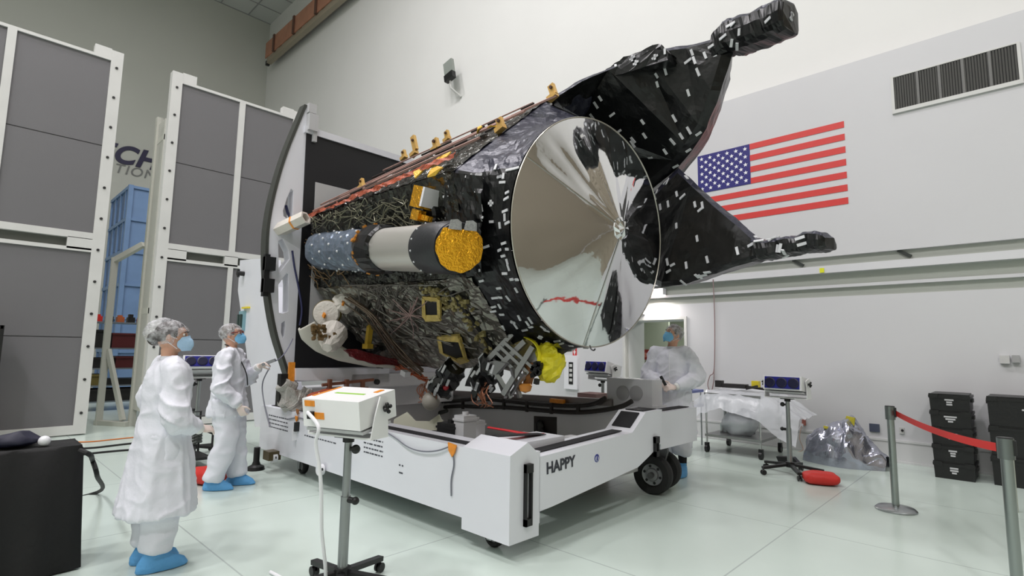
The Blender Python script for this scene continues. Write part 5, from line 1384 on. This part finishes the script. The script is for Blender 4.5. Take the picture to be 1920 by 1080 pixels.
# --- man on the right, hands joined, looking up at the wing
H3 = 1.80
P3 = dict(elbow_r=(.29,.03,1.17), wrist_r=(.10,.27,1.10), hand_r=(-.75,.45,-.25), hand_rn=(-.3,-.5,-.6),
          elbow_l=(-.30,.02,1.16), wrist_l=(-.10,.29,1.06), hand_l=(.75,.45,-.1), hand_ln=(.2,-.6,-.6), thumb=(0,0,1),
          knee_r=(.10,.02,.50), ankle_r=(.11,0,.075), knee_l=(-.10,.02,.50), ankle_l=(-.11,.02,.075),
          hem=(0,0,.50), cut=(1.04,.27,.215), lean=(0,-.02,0), seed=(17,0,0), wr=(.8,0,0), legs=(1,.17,0), wd=(1.1,0,0), curl=(.8,0,0))
g3 = V(-3.205,6.225,0)
w3, hp3, J3 = person(g3, face_rz(.26,-.92), H3, P3, (radians(-38),radians(16)), (HAIRG,MASKB,(.092,.118,.104,.014,0)),
   'person in white gown with joined hands looking up, behind the dolly beside the doorway')
g = MB(); g.box(V(.03,.36,1.13),(.03,.03,.12),Matrix.Rotation(.5,3,'Y')); 
o = g.build('hand_remote', BLACK, None, local=True, bevel=.005); o.location = g3; o.rotation_euler = (0,0,face_rz(.26,-.92)); tag(o,'small black handset held in the joined hands of the person by the doorway','handset')
g = MB(); g.bar(V(.0,.148,1.46),V(0,.178,.70),.014,.006,up=(1,0,0)); g.build('zipper', mat('zip_white',(236,236,240),.5), w3, local=True)
# ================================================================== PROPS
CLEAR = mat('plastic_sheet', (222,226,232), .25, spec=.6, bump=.3, bscale=9, alpha=.62)
GRILLE = mat('grille_navy', (30,32,124), .35)
BWHITE = mat('blower_white', (232,232,232), .4)
def blower(loc, rz, h, tilt, label, sandbag=True, back=True, rot_base=0.0, tab=True):
    r = empty('air_blower', loc, label, 'blower', 'ionizing air blowers on wheeled stands', rz)
    B = lambda m: m.build
    T = Matrix.Rotation(tilt,4,'X'); c = V(0,0,h+.19)
    def tr(mb):
        for v in mb.bm.verts: v.co = c + T.to_3x3() @ v.co
        return mb
    W_, D_, Hh = .44, .34, .17
    g = MB(); g.rings([[V(x,y,z) for x,z in ((-W_/2,-Hh/2),(W_/2,-Hh/2),(W_/2,Hh/2),(-W_/2,Hh/2))] for y in (-D_/2,D_/2)])
    body = tr(g).build('housing', BWHITE, r, local=True, bevel=.014)
    g = MB(); g.mm((-W_/2+.02,D_/2,-Hh/2+.015),(W_/2-.02,D_/2+.012,Hh/2-.015)); fr = tr(g).build('grille', GRILLE, body, local=True, bevel=.004)
    g = MB()
    for k in (-1,0,1):
        g.lathe([(.062,0),(.062,.008),(.05,.012)],V(k*.135,D_/2+.012,0),(0,1,0),20)
    build_each(tr(g), 'fan_ring', mat('fan_navy',(18,18,52),.4), fr, local=True)
    g = MB(); g.mm((-W_/2-.0,-D_/2+.02,-Hh/2-.03),(W_/2,D_/2-.06,-Hh/2-.012)); tr(g).build('underplate', LGREY, body, local=True)
    # yoke
    g = MB()
    for sx in (-1,1):
        g.prism([V(sx*(W_/2+.02),y,z) for y,z in ((-.09,h+.03),(.07,h+.03),(.06,h+.16),(.10,h+.24),(-.02,h+.27),(-.06,h+.16))],(sx*.008,0,0))
    g.mm((-W_/2-.028,-.09,h+.02),(W_/2+.028,.07,h+.03)); g.build('yoke', BWHITE, r, local=True, bevel=.004)
    for sx in (-1,1):
        g = MB(); g.cyl((sx*(W_/2+.028),.02,h+.2),(sx*(W_/2+.055),.02,h+.2),.014)
        for k in range(4):
            a = k*pi/2+.4; g.ball((sx*(W_/2+.055),.02+.024*cos(a),h+.2+.024*sin(a)),.013,8,6)
        g.build('knob', BLACK, r, local=True)
    if tab:
        g = MB(); g.mm((-.11,-.01,Hh/2),(.12,.012,Hh/2+.003)); tr(g).build('green_strip', mat('strip_green',(150,196,80),.5), body, local=True)
        g = MB()
        for x0_,x1_,z0_,z1_ in ((-.2,-.12,.04,.075),(-.13,-.05,-.035,.005)): g.mm((x0_,-D_/2-.003,z0_),(x1_,-D_/2,z1_))
        g.mm((-.21,-.10,Hh/2),(-.19,.15,Hh/2+.003)); g.mm((.14,.06,Hh/2),(.17,.13,Hh/2+.004)); build_each(tr(g), 'orange_label', ORANGE, body, local=True)
        g = MB(); g.mm((-.16,-D_/2-.03,-.03),(-.125,-D_/2,.01)); tr(g).build('plug', BLACK, body, local=True)
    g = MB(); g.mm((-.07,-.05,h+.008),(.07,.05,h+.02)).cyl((0,0,h-.02),(0,0,h+.01),.035); g.build('mount', BLACK, r, local=True)
    g = MB(); g.cyl((0,0,.12),(0,0,h*.62),.030).cyl((0,0,h*.6),(0,0,h),.024); g.build('pole', mat('pole_steel',(150,154,154),.35,.8), r, smooth=True, local=True)
    g = MB(); g.cyl((.02,0,h*.6),(.07,0,h*.6),.018).ball((.075,0,h*.6),.024,10,8).cyl((.02,0,h-.06),(.05,0,h-.06),.012).ball((.06,0,h-.06),.028,10,8); build_each(g, 'clamp_knob', BLACK, r, smooth=True, local=True)
    g = MB()
    for k in range(5):
        a = 2*pi*k/5+rot_base; d = V(cos(a),sin(a),0); g.bar(V(0,0,.12)+d*.03,V(0,0,.085)+d*.36,.045,.03)
    g.cyl((0,0,.09),(0,0,.15),.05); g.build('star_base', BLACK, r, local=True, bevel=.006)
    for k in range(5):
        a = 2*pi*k/5+rot_base; d = V(cos(a),sin(a),0); p = d*.35; g = MB(); e = V(-d.y,d.x,0)
        g.cyl(p+V(0,0,.032)-e*.022,p+V(0,0,.032)-e*.008,.03,n=16).cyl(p+V(0,0,.032)+e*.008,p+V(0,0,.032)+e*.022,.03,n=16).cyl(p+V(0,0,.03),p+V(0,0,.09),.009,n=8).bar(p+V(0,0,.032)-e*.012,p+V(0,0,.032)+e*.012,.01)
        g.build('caster', BLACK, r, local=True)
    return r
def facing(r_, a_): 
    R_, A_ = V(cos(YAW),sin(YAW),0), V(-sin(YAW),cos(YAW),0); d = R_*r_+A_*a_; return math.atan2(-d.x,d.y)
b1p = EYEP+ray(662,650)*3.4
fb = blower(V(b1p.x,b1p.y,0), facing(.42,.9), 0.91, radians(9), 'white air blower with green strip on a pole in front of the dolly', rot_base=.3)
c_ = Matrix.Translation(V(b1p.x,b1p.y,0)) @ Matrix.Rotation(facing(.42,.9),4,'Z')
g = MB(); s0 = c_ @ V(-.145,-.205,1.08)
pts = [s0, EYEP+ray(597,800)*3.12, EYEP+ray(592,830)*3.12, EYEP+ray(598,870)*3.12, EYEP+ray(602,915)*3.12, EYEP+ray(603,990)*3.14]
e_ = onz(603,1110,.012); g.tube(spline(pts+[V(e_.x,e_.y,.012), V(e_.x-.5,e_.y-.1,.012)]),.011,8)
g.build('power_cord', WHITE, None, smooth=True); o = bpy.data.objects['power_cord']; tag(o,'white power cord hanging from the front blower down to the floor','cord')
b2p = EYEP+ray(1472,645)*6.75
blower(V(b2p.x,b2p.y,0), facing(-.75,-.75), .90, radians(8), 'white air blower on a pole stand in front of the sheeted cart', rot_base=.9, tab=False)
b3p = EYEP+ray(378,660)*7.3
blower(V(b3p.x,b3p.y,0), facing(.55,-.75), 1.0, radians(20), 'air blower with dark blue front between the two people on the left', rot_base=.2, tab=False)
b4p = EYEP+ray(1130,650)*8.3
blower(V(b4p.x,b4p.y,0), facing(-.75,-.6), 1.0, radians(14), 'air blower with dark front behind the dolly, left of the doorway', rot_base=.5, tab=False)
def sandbag(c, s, m_, label, rz=0, seed=1):
    g = MB(); R_ = Matrix.Rotation(rz,3,'Z')
    n, mm_ = 28, 14; rs = []
    for i in range(mm_+1):
        t = .06+(pi-.12)*i/mm_; ring = []
        for k in range(n):
            a = 2*pi*k/n; cx = math.copysign(abs(cos(a))**.5,cos(a)); cy = math.copysign(abs(sin(a))**.5,sin(a)); zz = -math.copysign(abs(cos(t))**.7,cos(t)); rr = sin(t)**.6
            p = R_ @ V(cx*rr*s[0]/2,cy*rr*s[1]/2,0); ring.append(Vector(c)+p+V(0,0,(zz+1)*s[2]/2))
        rs.append(ring)
    g.rings(rs)
    for v in g.bm.verts: 
        d = noise.noise_vector(v.co*9+V(seed,0,0))*.015; v.co += V(d.x,d.y,d.z if v.co.z > c[2]+.02 else 0); v.co.z = max(v.co.z,c[2])
    return tag(g.build('sandbag', m_, smooth=True, angle=180), label, 'sandbag', 'weights by the blower stands')
q = onz(1520,902,0); sandbag(V(q.x+.12,q.y-.05,0),(.36,.30,.13),RED,'red sandbag on the floor beside the right blower stand',.5,2)
q = onz(385,905,0); sandbag(V(q.x,q.y,0),(.42,.3,.16),RED,'red sandbag on the floor between the two people on the left',.4,5)
q = onz(1490,878,0); g = MB(); c0 = V(q.x+.05,q.y+.05,0)
g.prism([ony(px,py,q.y+.12) for px,py in ((1455,856),(1487,858),(1504,884),(1494,900),(1462,900))],(.0,.10,.0)); 
for v in g.bm.verts: v.co.z = max(v.co.z,0)
tag(g.build('black_pouch', BLACK, bevel=.02),'black padded pouch slumped behind the right blower stand','pouch')
# black equipment trolley glimpsed between the two people
q = onz(372,880,0); tr_ = empty('hose_trolley', V(q.x-.25,q.y-.05,0), 'black tube trolley with coiled hoses seen between the two people', 'trolley')
g = MB(); x,y = q.x-.25,q.y-.05
for sx in (-.25,.25):
    g.tube([V(x+sx,y-.18,.05),V(x+sx,y-.18,.62),V(x+sx,y+.18,.62),V(x+sx,y+.18,.05)],.014,8)
for z in (.12,.40): 
    for yy in (-.18,.18): g.tube([V(x-.25,y+yy,z),V(x+.25,y+yy,z)],.012,8)
g.build('tube_frame', BLACK, tr_)
g = MB()
for k in range(5): g.tube([V(x+.2*cos(a)*(1-.05*k),y+.12*sin(a),.30+.035*k+.02*sin(3*a)) for a in [2*pi*j/20 for j in range(21)]],.014,6)
g.build('hose_coil', mat('hose_dark',(56,60,56),.55), tr_, smooth=True)
MB().mm((x-.24,y-.17,.10),(x+.24,y+.17,.13)).build('tray', BLACK, tr_)
# ---- cart under plastic sheet
cx0,cx1,cy0,cy1 = -3.55,-2.78,7.95,8.75
ct = empty('utility_cart', ((cx0+cx1)/2,(cy0+cy1)/2,0), 'steel tube cart on black casters under the plastic sheet by the wall', 'cart')
topz = ony(1400,735,8.3).z
for (a,b2) in ((cx0,cy0),(cx1,cy0),(cx0,cy1),(cx1,cy1)):
    MB().cyl((a,b2,.14),(a,b2,topz-.03),.014,n=12).build('leg', CHROME, ct, smooth=True)
    g = MB(); g.cyl((a-.02,b2,.055),(a+.02,b2,.055),.055,n=18).box((a,b2,.11),(.05,.06,.06)); g.build('caster', BLACK, ct)
for nm,z in (('top_shelf',topz-.035),('lower_shelf',.25)): MB().mm((cx0-.02,cy0-.02,z-.02),(cx1+.02,cy1+.02,z+.015)).build(nm, mat('cart_steel',(160,162,160),.35,.7), ct, bevel=.006)
g = MB()
def sheet(s,t):
    x = -3.86+(1.58)*s; y = cy0-.12+(cy1-cy0+.2)*t
    dx = max(0,cx0-x,x-cx1); dy = max(0,cy0-y); 
    arch = .22*max(0,abs(s-.42)*2-.25)
    z = topz+.012 - (dx*.85 if x<cx0 else dx*.62) - (dy*1.6)
    if t < .12: z -= .05+.12*abs(sin((s-.38)*3.2))
    p = V(x,y,z); z += .025*noise.noise(V(x*5,y*5,3)) + .018*noise.noise(V(x*13,y*11,1))
    return V(x,y-.06*(t<.12),max(z,topz+.008) if (cx0<x<cx1 and cy0<y<cy1) else z)
g.grid(sheet,60,30); tag(g.build('plastic_sheet', CLEAR, smooth=True, angle=180),'crumpled translucent plastic sheet draped over the steel cart','plastic sheet')
g = MB(); c0 = V((cx0+cx1)/2-.1,8.3,topz+.05)
g.box(c0+V(.02,0,.03),(.34,.16,.06)).box(c0+V(-.22,0,.05),(.1,.1,.1)).bar(c0+V(.15,0,.03),c0+V(.42,.1,-.0),.035).bar(c0+V(.2,-.05,.0),c0+V(.38,-.1,.05),.03)
ti = g.build('tripod_head', mat('tripod_black',(44,42,42),.5), bevel=.01); tag(ti,'folded black tripod head lying on top of the sheeted cart','tripod')
MB().mm(c0+V(.28,-.06,.03),c0+V(.38,.03,.12)).build('tag', YELLOW, ti)
g = MB(); c0 = V((cx0+cx1)/2+.02,8.2,.265); g.ball(c0+V(0,0,.17),(.26,.24,.17),22,14)
for v in g.bm.verts: v.co += noise.noise_vector(v.co*7)*.05; v.co.z = max(v.co.z,.268)
tag(g.build('plastic_bag', CLEAR, smooth=True, angle=180),'clear plastic bag slumped on the lower shelf of the cart','bag')
g = MB(); c0 = V(cx0+.42,8.5,.27); g.cyl(c0,c0+V(0,0,.3),.03).box(c0+V(0,0,.33),(.2,.1,.05)).cyl(c0,c0+V(0,0,.02),.08); tag(g.build('black_clamp', BLACK),'black clamp stand on the lower shelf of the cart','clamp')
g = MB(); c0 = V(cx0+.12,8.35,.27); g.cyl(c0,c0+V(0,0,.45),.022).cyl(c0+V(0,0,.0),c0+V(0,0,.12),.08).cyl(c0+V(.0,0,.45),c0+V(0,0,.47),.1); tag(g.build('lift_jack', STEEL, bevel=.004),'small steel screw jack on the lower shelf of the cart','jack')
# blue topped stool left of the cart
q = ony(1306,732,8.2); st_ = empty('tray_trolley', V(q.x-.15,8.25,0), 'two tier trolley with blue trays between the gowned person and the sheeted cart', 'trolley')
for z in (q.z-.02, ony(1306,762,8.2).z): MB().mm((q.x-.3,8.05,z-.02),(q.x-.02,8.5,z+.02)).build('tray', mat('tray_blue',(84,96,150),.4), st_, bevel=.008)
for a,b2 in ((-.27,.02),(-.05,.02),(-.27,.22),(-.05,.22)): MB().cyl((q.x+a,8.06+b2*1.8,0),(q.x+a,8.06+b2*1.8,q.z),.012,n=8).build('leg', STEEL, st_)
g = MB(); z = ony(1306,762,8.2).z+.02; g.mm((q.x-.18,8.1,z),(q.x-.04,8.3,z+.05)); tag(g.build('cleaning_cloth', mat('mustard',(190,160,70),.6), bevel=.01),'mustard cloth folded on the lower blue tray','cloth')
g = MB(); g.cyl((q.x-.08,8.2,q.z),(q.x-.08,8.2,q.z+.2),.015).ball((q.x-.08,8.2,q.z+.24),.045,10,8); tag(g.build('gauge', mat('gauge_grey',(120,122,120),.4,.5)),'small grey gauge standing on the upper blue tray','gauge')
# ---- silver bagged equipment on the floor
FOILB = mat('silver_bag', (176,178,192), .22, .85, bump=.35, bscale=6, btype='foil')
prof = [(1512,868),(1514,830),(1524,812),(1545,806),(1562,797),(1585,790),(1594,782),(1602,790),(1616,815),(1640,838),(1655,852),(1664,862),(1664,874)]
ys = 8.55
tops = [ony(px,py,ys) for px,py in prof]
g = MB(); n = 40
def hgt(x):
    for a,b2 in zip(tops,tops[1:]):
        if a.x <= x <= b2.x+1e-6: return max(.0,a.z+(b2.z-a.z)*(x-a.x)/max(b2.x-a.x,1e-6))
    return 0
xa, xb = tops[0].x, tops[-1].x
def sbag(s,t):
    x = xa+(xb-xa)*s; h = max(.02,hgt(x)); a = pi*t
    y = ys - cos(a)*(.30+.12*h)*(.55+.45*sin(pi*min(1,max(0,s)))); z = h*sin(a)**.65
    p = V(x,y,z); k = min(1,z*6)
    return p+V(noise.noise(p*6)*.05*k, noise.noise(p*6+V(5,0,0))*.06*k, crumple(p,4,.07)*k)
g.grid(sbag, 60, 36)
sb = empty('foil_bag', V((xa+xb)/2,ys,0), 'silver foil bag with yellow tape slumped on the floor by the wall', 'bag')
g.build('foil', FOILB, sb)
g = MB()
for px,py,dx,dz in ((1593,790,.05,.10),(1589,830,.035,.12),(1557,804,.09,.035)):
    p = ony(px,py,ys-.12); p.y -= .0; g.box(p,(dx*2,.03,dz),Matrix.Rotation(.2,3,'Y'))
for v in g.bm.verts: v.co += noise.noise_vector(v.co*8)*.02
build_each(g, 'yellow_tape', mat('tape_olive_yellow',(188,176,50),.5), sb)
# ---- black totes
TOTE = mat('tote_black', (15,15,16), .42, bump=.05, bscale=80)
PRINT = mat('print_white', (190,190,192), .5)
def tote(x0,x1,y0,y1,z0,z1,label,seed,group='black totes by the right wall'):
    r = empty('storage_tote', V((x0+x1)/2,(y0+y1)/2,z0), label, 'tote', group)
    t = .02; g = MB()
    g.rings([[V(x,y,z) for x,y in ((x0+k,y0+k),(x1-k,y0+k),(x1-k,y1-k),(x0+k,y1-k))] for z,k in ((z0,.014),(z1-.05,.008))]); g.build('body', TOTE, r, bevel=.008)
    g = MB(); g.mm((x0,y0,z1-.05),(x1,y1,z1-.02)).mm((x0+.02,y0+.02,z1-.02),(x1-.02,y1-.02,z1-.002)); 
    for xx in (x0+.05,x1-.05): g.mm((xx-.045,y0-.008,z1-.055),(xx+.045,y0+.03,z1-.001))
    g.build('lid', TOTE, r, bevel=.006)
    g = MB(); rr = random.Random(seed); zc = (z0+z1)/2; xc = (x0+x1)/2
    for j in range(3):
        w_ = rr.uniform(.03,.07)*(1-.25*j); g.mm((xc-w_,y0+.004,zc+.02-j*.028),(xc+w_,y0+.014,zc+.038-j*.028))
    g.build('print_marks', PRINT, r)['kind'] = 'stuff'
    g = MB(); g.mm((x0-.012,(y0+y1)/2-.08,z1-.1),(x0+.02,(y0+y1)/2+.08,z1-.055)); g.mm((x1-.02,(y0+y1)/2-.08,z1-.1),(x1+.012,(y0+y1)/2+.08,z1-.055)); build_each(g, 'handle', TOTE, r)
a, b2 = onz(1751,894,0), onz(1832,905,0); x0,x1 = a.x, b2.x; y0 = (a.y+b2.y)/2-.02; y1 = y0+.56
zt = ony(1745,737,y0).z; n = 5
nm = ['bottom tote of the left black stack by the right wall','second tote from the floor in the left black stack','middle tote of the left black stack, just under the belt','fourth tote from the floor in the left black stack','topmost tote of the left black stack by the right wall']
for k in range(n): tote(x0,x1,y0,y1,zt*k/n,zt*(k+1)/n,nm[k],k+3)
x0 = ony(1846,748,y0).x+.0; x1 = x0+.75
zt2 = ony(1850,742,y0+.05).z
nm = ['large black case at the bottom of the right hand stack','large black case in the middle of the right hand stack','large black case on top of the right hand stack']
for k in range(3): tote(x0+.01,x1,y0+.03,y1+.02,zt2*k/3,zt2*(k+1)/3,nm[k],k+20,'large black cases by the right wall')
# ---- belt barrier
hb = .98
s1 = onz(1668,761,hb); s2 = onz(1884,820,hb)
for p,lab in ((s1,'steel belt post left of the black totes'),(s2,'steel belt post in front of the large black cases')):
    r = empty('belt_post', V(p.x,p.y,0), lab, 'barrier post', 'belt barrier posts')
    g = MB(); g.lathe([(.17,0),(.17,.012),(.15,.03),(.04,.05)],(p.x,p.y,0),(0,0,1),36); g.build('base', STEEL, r, smooth=True)
    g = MB(); g.cyl((p.x,p.y,.04),(p.x,p.y,hb-.10),.031,n=28); g.build('pole', mat('post_steel',(158,164,162),.28,1), r, smooth=True)
    g = MB(); g.cyl((p.x,p.y,hb-.13),(p.x,p.y,hb-.005),.042,n=28); g.build('belt_head', mat('belt_head_grey',(120,126,124),.3,.8), r, smooth=True)
    g = MB(); g.cyl((p.x,p.y,hb-.006),(p.x,p.y,hb),.040,n=28); g.box((p.x+.03,p.y+.0,hb-.06),(.04,.04,.09)); g.build('cap', BLACK, r)
a = s1+V(.045,0,-.065); b2 = s2+V(-.045,0,-.065)
g = MB(); P = catenary(a,b2,.035,16); g.rings([[p+V(0,.001,.026),p+V(0,.001,-.026),p+V(0,-.001,-.026),p+V(0,-.001,.026)] for p in P]); tag(g.build('barrier_belt', mat('belt_red',(206,34,28),.5)),'red barrier belt stretched between the two steel posts','belt')
q = onz(1905,960,0); g = MB(); g.cyl((q.x,q.y,0),(q.x,q.y,.55),.02).cyl((q.x,q.y,.55),(q.x,q.y,.58),.028); tag(g.build('short_post', mat('post_pale',(170,174,160),.5)),'pale short post beside the right belt post','post')
# ---- black draped table, bottom left
tz = .80; c1 = onz(157,834,tz); c2 = onz(135,822,tz)
x1, y1 = c1.x, c1.y; x0 = min(c2.x,x1-.35); y0 = y1-1.9
CLOTH = mat('black_cloth', (14,14,15), .8, bump=.2, bscale=30)
tb_ = empty('draped_table', V((x0+x1)/2,(y0+y1)/2,0), 'table under a black cloth in the lower left corner', 'table')
g = MB()
def drape(per, n=160):
    rs = []
    for z,k in ((0.01,.03),(.2,.022),(.5,.012),(tz-.02,.002),(tz,-.012)):
        ring = []
        for i in range(n):
            u = i/n*4; e = int(u); f = u-e; cs = [(x0,y0),(x1,y0),(x1,y1),(x0,y1)]; a = V(*cs[e],z); b2 = V(*cs[(e+1)%4],z); p = a.lerp(b2,f); o_ = (V(*cs[(e+1)%4],z)-V(*cs[e],z)).normalized(); nn = V(o_.y,-o_.x,0)
            ring.append(p+nn*(k*(1+.8*sin(i*1.1))))
        rs.append(ring)
    return rs
g.rings(drape(0)); g.build('cloth', CLOTH, tb_, smooth=True, angle=60)
g = MB()
for (a,b2) in ((x0+.08,y0+.08),(x1-.08,y0+.08),(x0+.08,y1-.08),(x1-.08,y1-.08)): g.cyl((a,b2,0),(a,b2,tz-.04),.02,n=10)
build_each(g, 'leg', STEEL, tb_)
NAVY = mat('navy_fabric', (24,26,92), .6, bump=.4, bscale=24)
p = onz(25,822,tz+.02); 
if p.x < x0+.1: p.x = x0+.14
g = MB(); g.ball((p.x,p.y-.1,tz+.03),(.10,.22,.03),20,12)
for v in g.bm.verts: v.co += noise.noise_vector(v.co*9)*.03; v.co.z = max(v.co.z,tz+.002)
tag(g.build('folded_jacket', NAVY, smooth=True, angle=180),'crumpled dark blue fabric lying on the black table','fabric')
p = onz(83,827,tz+.035); p.x = min(max(p.x,x0+.06),x1-.06)
g = MB(); g.ball((p.x,p.y,tz+.035),.034,20,14); tag(g.build('white_ball', WHITE, smooth=True),'small white ball on the black table','ball')
g = MB(); g.ball((p.x-.03,p.y-.13,tz+.05),(.07,.12,.05),16,10)
for v in g.bm.verts: v.co += noise.noise_vector(v.co*14)*.025; v.co.z = max(v.co.z,tz+.002)
ds = g.build('dark_strap', mat('strap_navy',(20,20,44),.6), smooth=True); tag(ds,'dark bundled strap beside the white ball on the table','strap')
g = MB(); q = onz(182,925,.012); g.tube(spline([V(x1+.03,y1-.02,.77),V(x1+.06,y1+.03,.74),EYEP+ray(173,862)*4.02,EYEP+ray(182,892)*4.05,V(q.x,q.y,.02),V(q.x+.25,q.y-.6,.02)]),.016,8); tag(g.build('black_cable', RUBBER, smooth=True),'thick black cable looping from the black table to the floor','cable')
# cables and orange strap on the floor
g = MB(); P = [onz(px,py,.008) for px,py in ((120,829),(170,828),(210,824),(262,819),(330,815))]; g.tube(spline(P),.03,6,flat=.25)
tag(g.build('floor_strip', mat('orange_floor_strip',(196,110,40),.6), smooth=True),'orange strip lying on the floor in front of the partitions','strip')
for pts,lab in ((((130,842),(180,839),(250,831),(340,824)),'upper of two thin black cables on the floor behind the left person'),(((130,855),(190,848),(250,843),(340,838)),'lower of two thin black cables on the floor behind the left person')):
    g = MB(); g.tube(spline([onz(px,py,.014) for px,py in pts]),.013,6); tag(g.build('floor_cable', RUBBER, smooth=True),lab,'cable','black cables across the floor')
# wooden crates cut by the left frame edge
q = onx(4,735,-10.4); g = MB(); zc = onx(5,735,-10.4).z; zt = onx(12,610,-10.4).z; yb = onx(15,620,-10.4).y
ca_ = MB().mm((-10.9,yb-.7,0),(-10.4,yb-.02,zc)); ca_ = ca_.build('carton', mat('carton_brown',(150,98,66),.7), bevel=.008); tag(ca_,'brown carton at the extreme left edge, under the dark crate','carton')
MB().mm((-10.41,yb-.7,zc*.55),(-10.395,yb-.02,zc*.6)).build('tape', mat('tape_tan',(190,160,120),.4), ca_)
cr_ = empty('dark_crate', V(-10.65,yb-.36,zc), 'dark olive crate standing on the brown carton at the left edge', 'crate')
MB().mm((-10.88,yb-.68,zc),(-10.42,yb-.05,zt)).build('body', mat('crate_olive',(70,58,40),.6,var=.2,vscale=8), cr_, bevel=.008)
g = MB()
for y_ in (yb-.68,yb-.08): g.mm((-10.42,y_,zc),(-10.40,y_+.04,zt))
g.mm((-10.42,yb-.68,zt-.05),(-10.40,yb-.05,zt)); g.build('edge_frame', BLACK, cr_)
LAMPS = [(-12,2,1150),(-8,2,1150),(-4,2.3,1100),(0,2.2,500),(-9,-6,1600),(-4,-7,2300),(0,-6,1100),(7,-9,2700),(6,6,500)]  # unseen ceiling lamps; near and right-hand ones added to fill shaded sides
EXPO = -1.4
# ================================================================== LIGHT
def high_bay(x, y, size, power, label, col=(1,.962,.985)):
    r = empty('high_bay_lamp', (x,y,CZ-.55), label, 'lamp', 'high bay lamps under the ceiling')
    MB().lathe([(.1,.5),(.14,.35),(size*.42,.08),(size*.5,0),(size*.5,-.06),(size*.47,-.06),(size*.46,0)],(x,y,CZ-.55),(0,0,1),24,cap=False).build('reflector', LGREY, r)
    MB().cyl((x,y,CZ-.2),(x,y,CZ-.024),.03).build('stem', STEEL, r)
    l = bpy.data.lights.new('lamp_light','AREA'); l.shape = 'DISK'; l.size = size*.9; l.energy = power; l.color = col
    o = bpy.data.objects.new('lamp_light', l); COL.objects.link(o); o.parent = r; o.location = (0,0,-.08)
    return r
for i,(x,y,p_) in enumerate(LAMPS):
    high_bay(x, y, 1.6, p_, 'unseen round high bay lamp hanging under the ceiling')
p = ony(1236,548,WY)
l = bpy.data.lights.new('lamp_light','AREA'); l.size = .25; l.energy = 70; l.color = (1,.93,.9)
o = bpy.data.objects.new('lamp_light', l); COL.objects.link(o); o.parent = wl; o.location = (-.02,-.16,-.09); o.rotation_euler = (radians(-25),0,0)
l = bpy.data.lights.new('lamp_light','AREA'); l.size = 1.2; l.energy = 110; l.color = (1,1,.95)
o = bpy.data.objects.new('corridor_lamp', l); COL.objects.link(o); o.location = ((DX0+DX1)/2, T+1.6, 2.55)
W = bpy.data.worlds.new('world'); SC.world = W; W.use_nodes = True
W.node_tree.nodes['Background'].inputs[0].default_value = (.8,.85,.9,1); W.node_tree.nodes['Background'].inputs[1].default_value = .05
vs = SC.view_settings; vs.view_transform = 'Standard'; vs.look = 'None'; vs.gamma = 1; vs.exposure = EXPO; vs.use_curve_mapping = False
SC.cycles.use_denoising = True; SC.cycles.max_bounces = 6; SC.cycles.diffuse_bounces = 4; SC.cycles.glossy_bounces = 4; SC.cycles.transparent_max_bounces = 8; SC.cycles.sample_clamp_indirect = 6
SC.cycles.caustics_reflective = False; SC.cycles.caustics_refractive = False
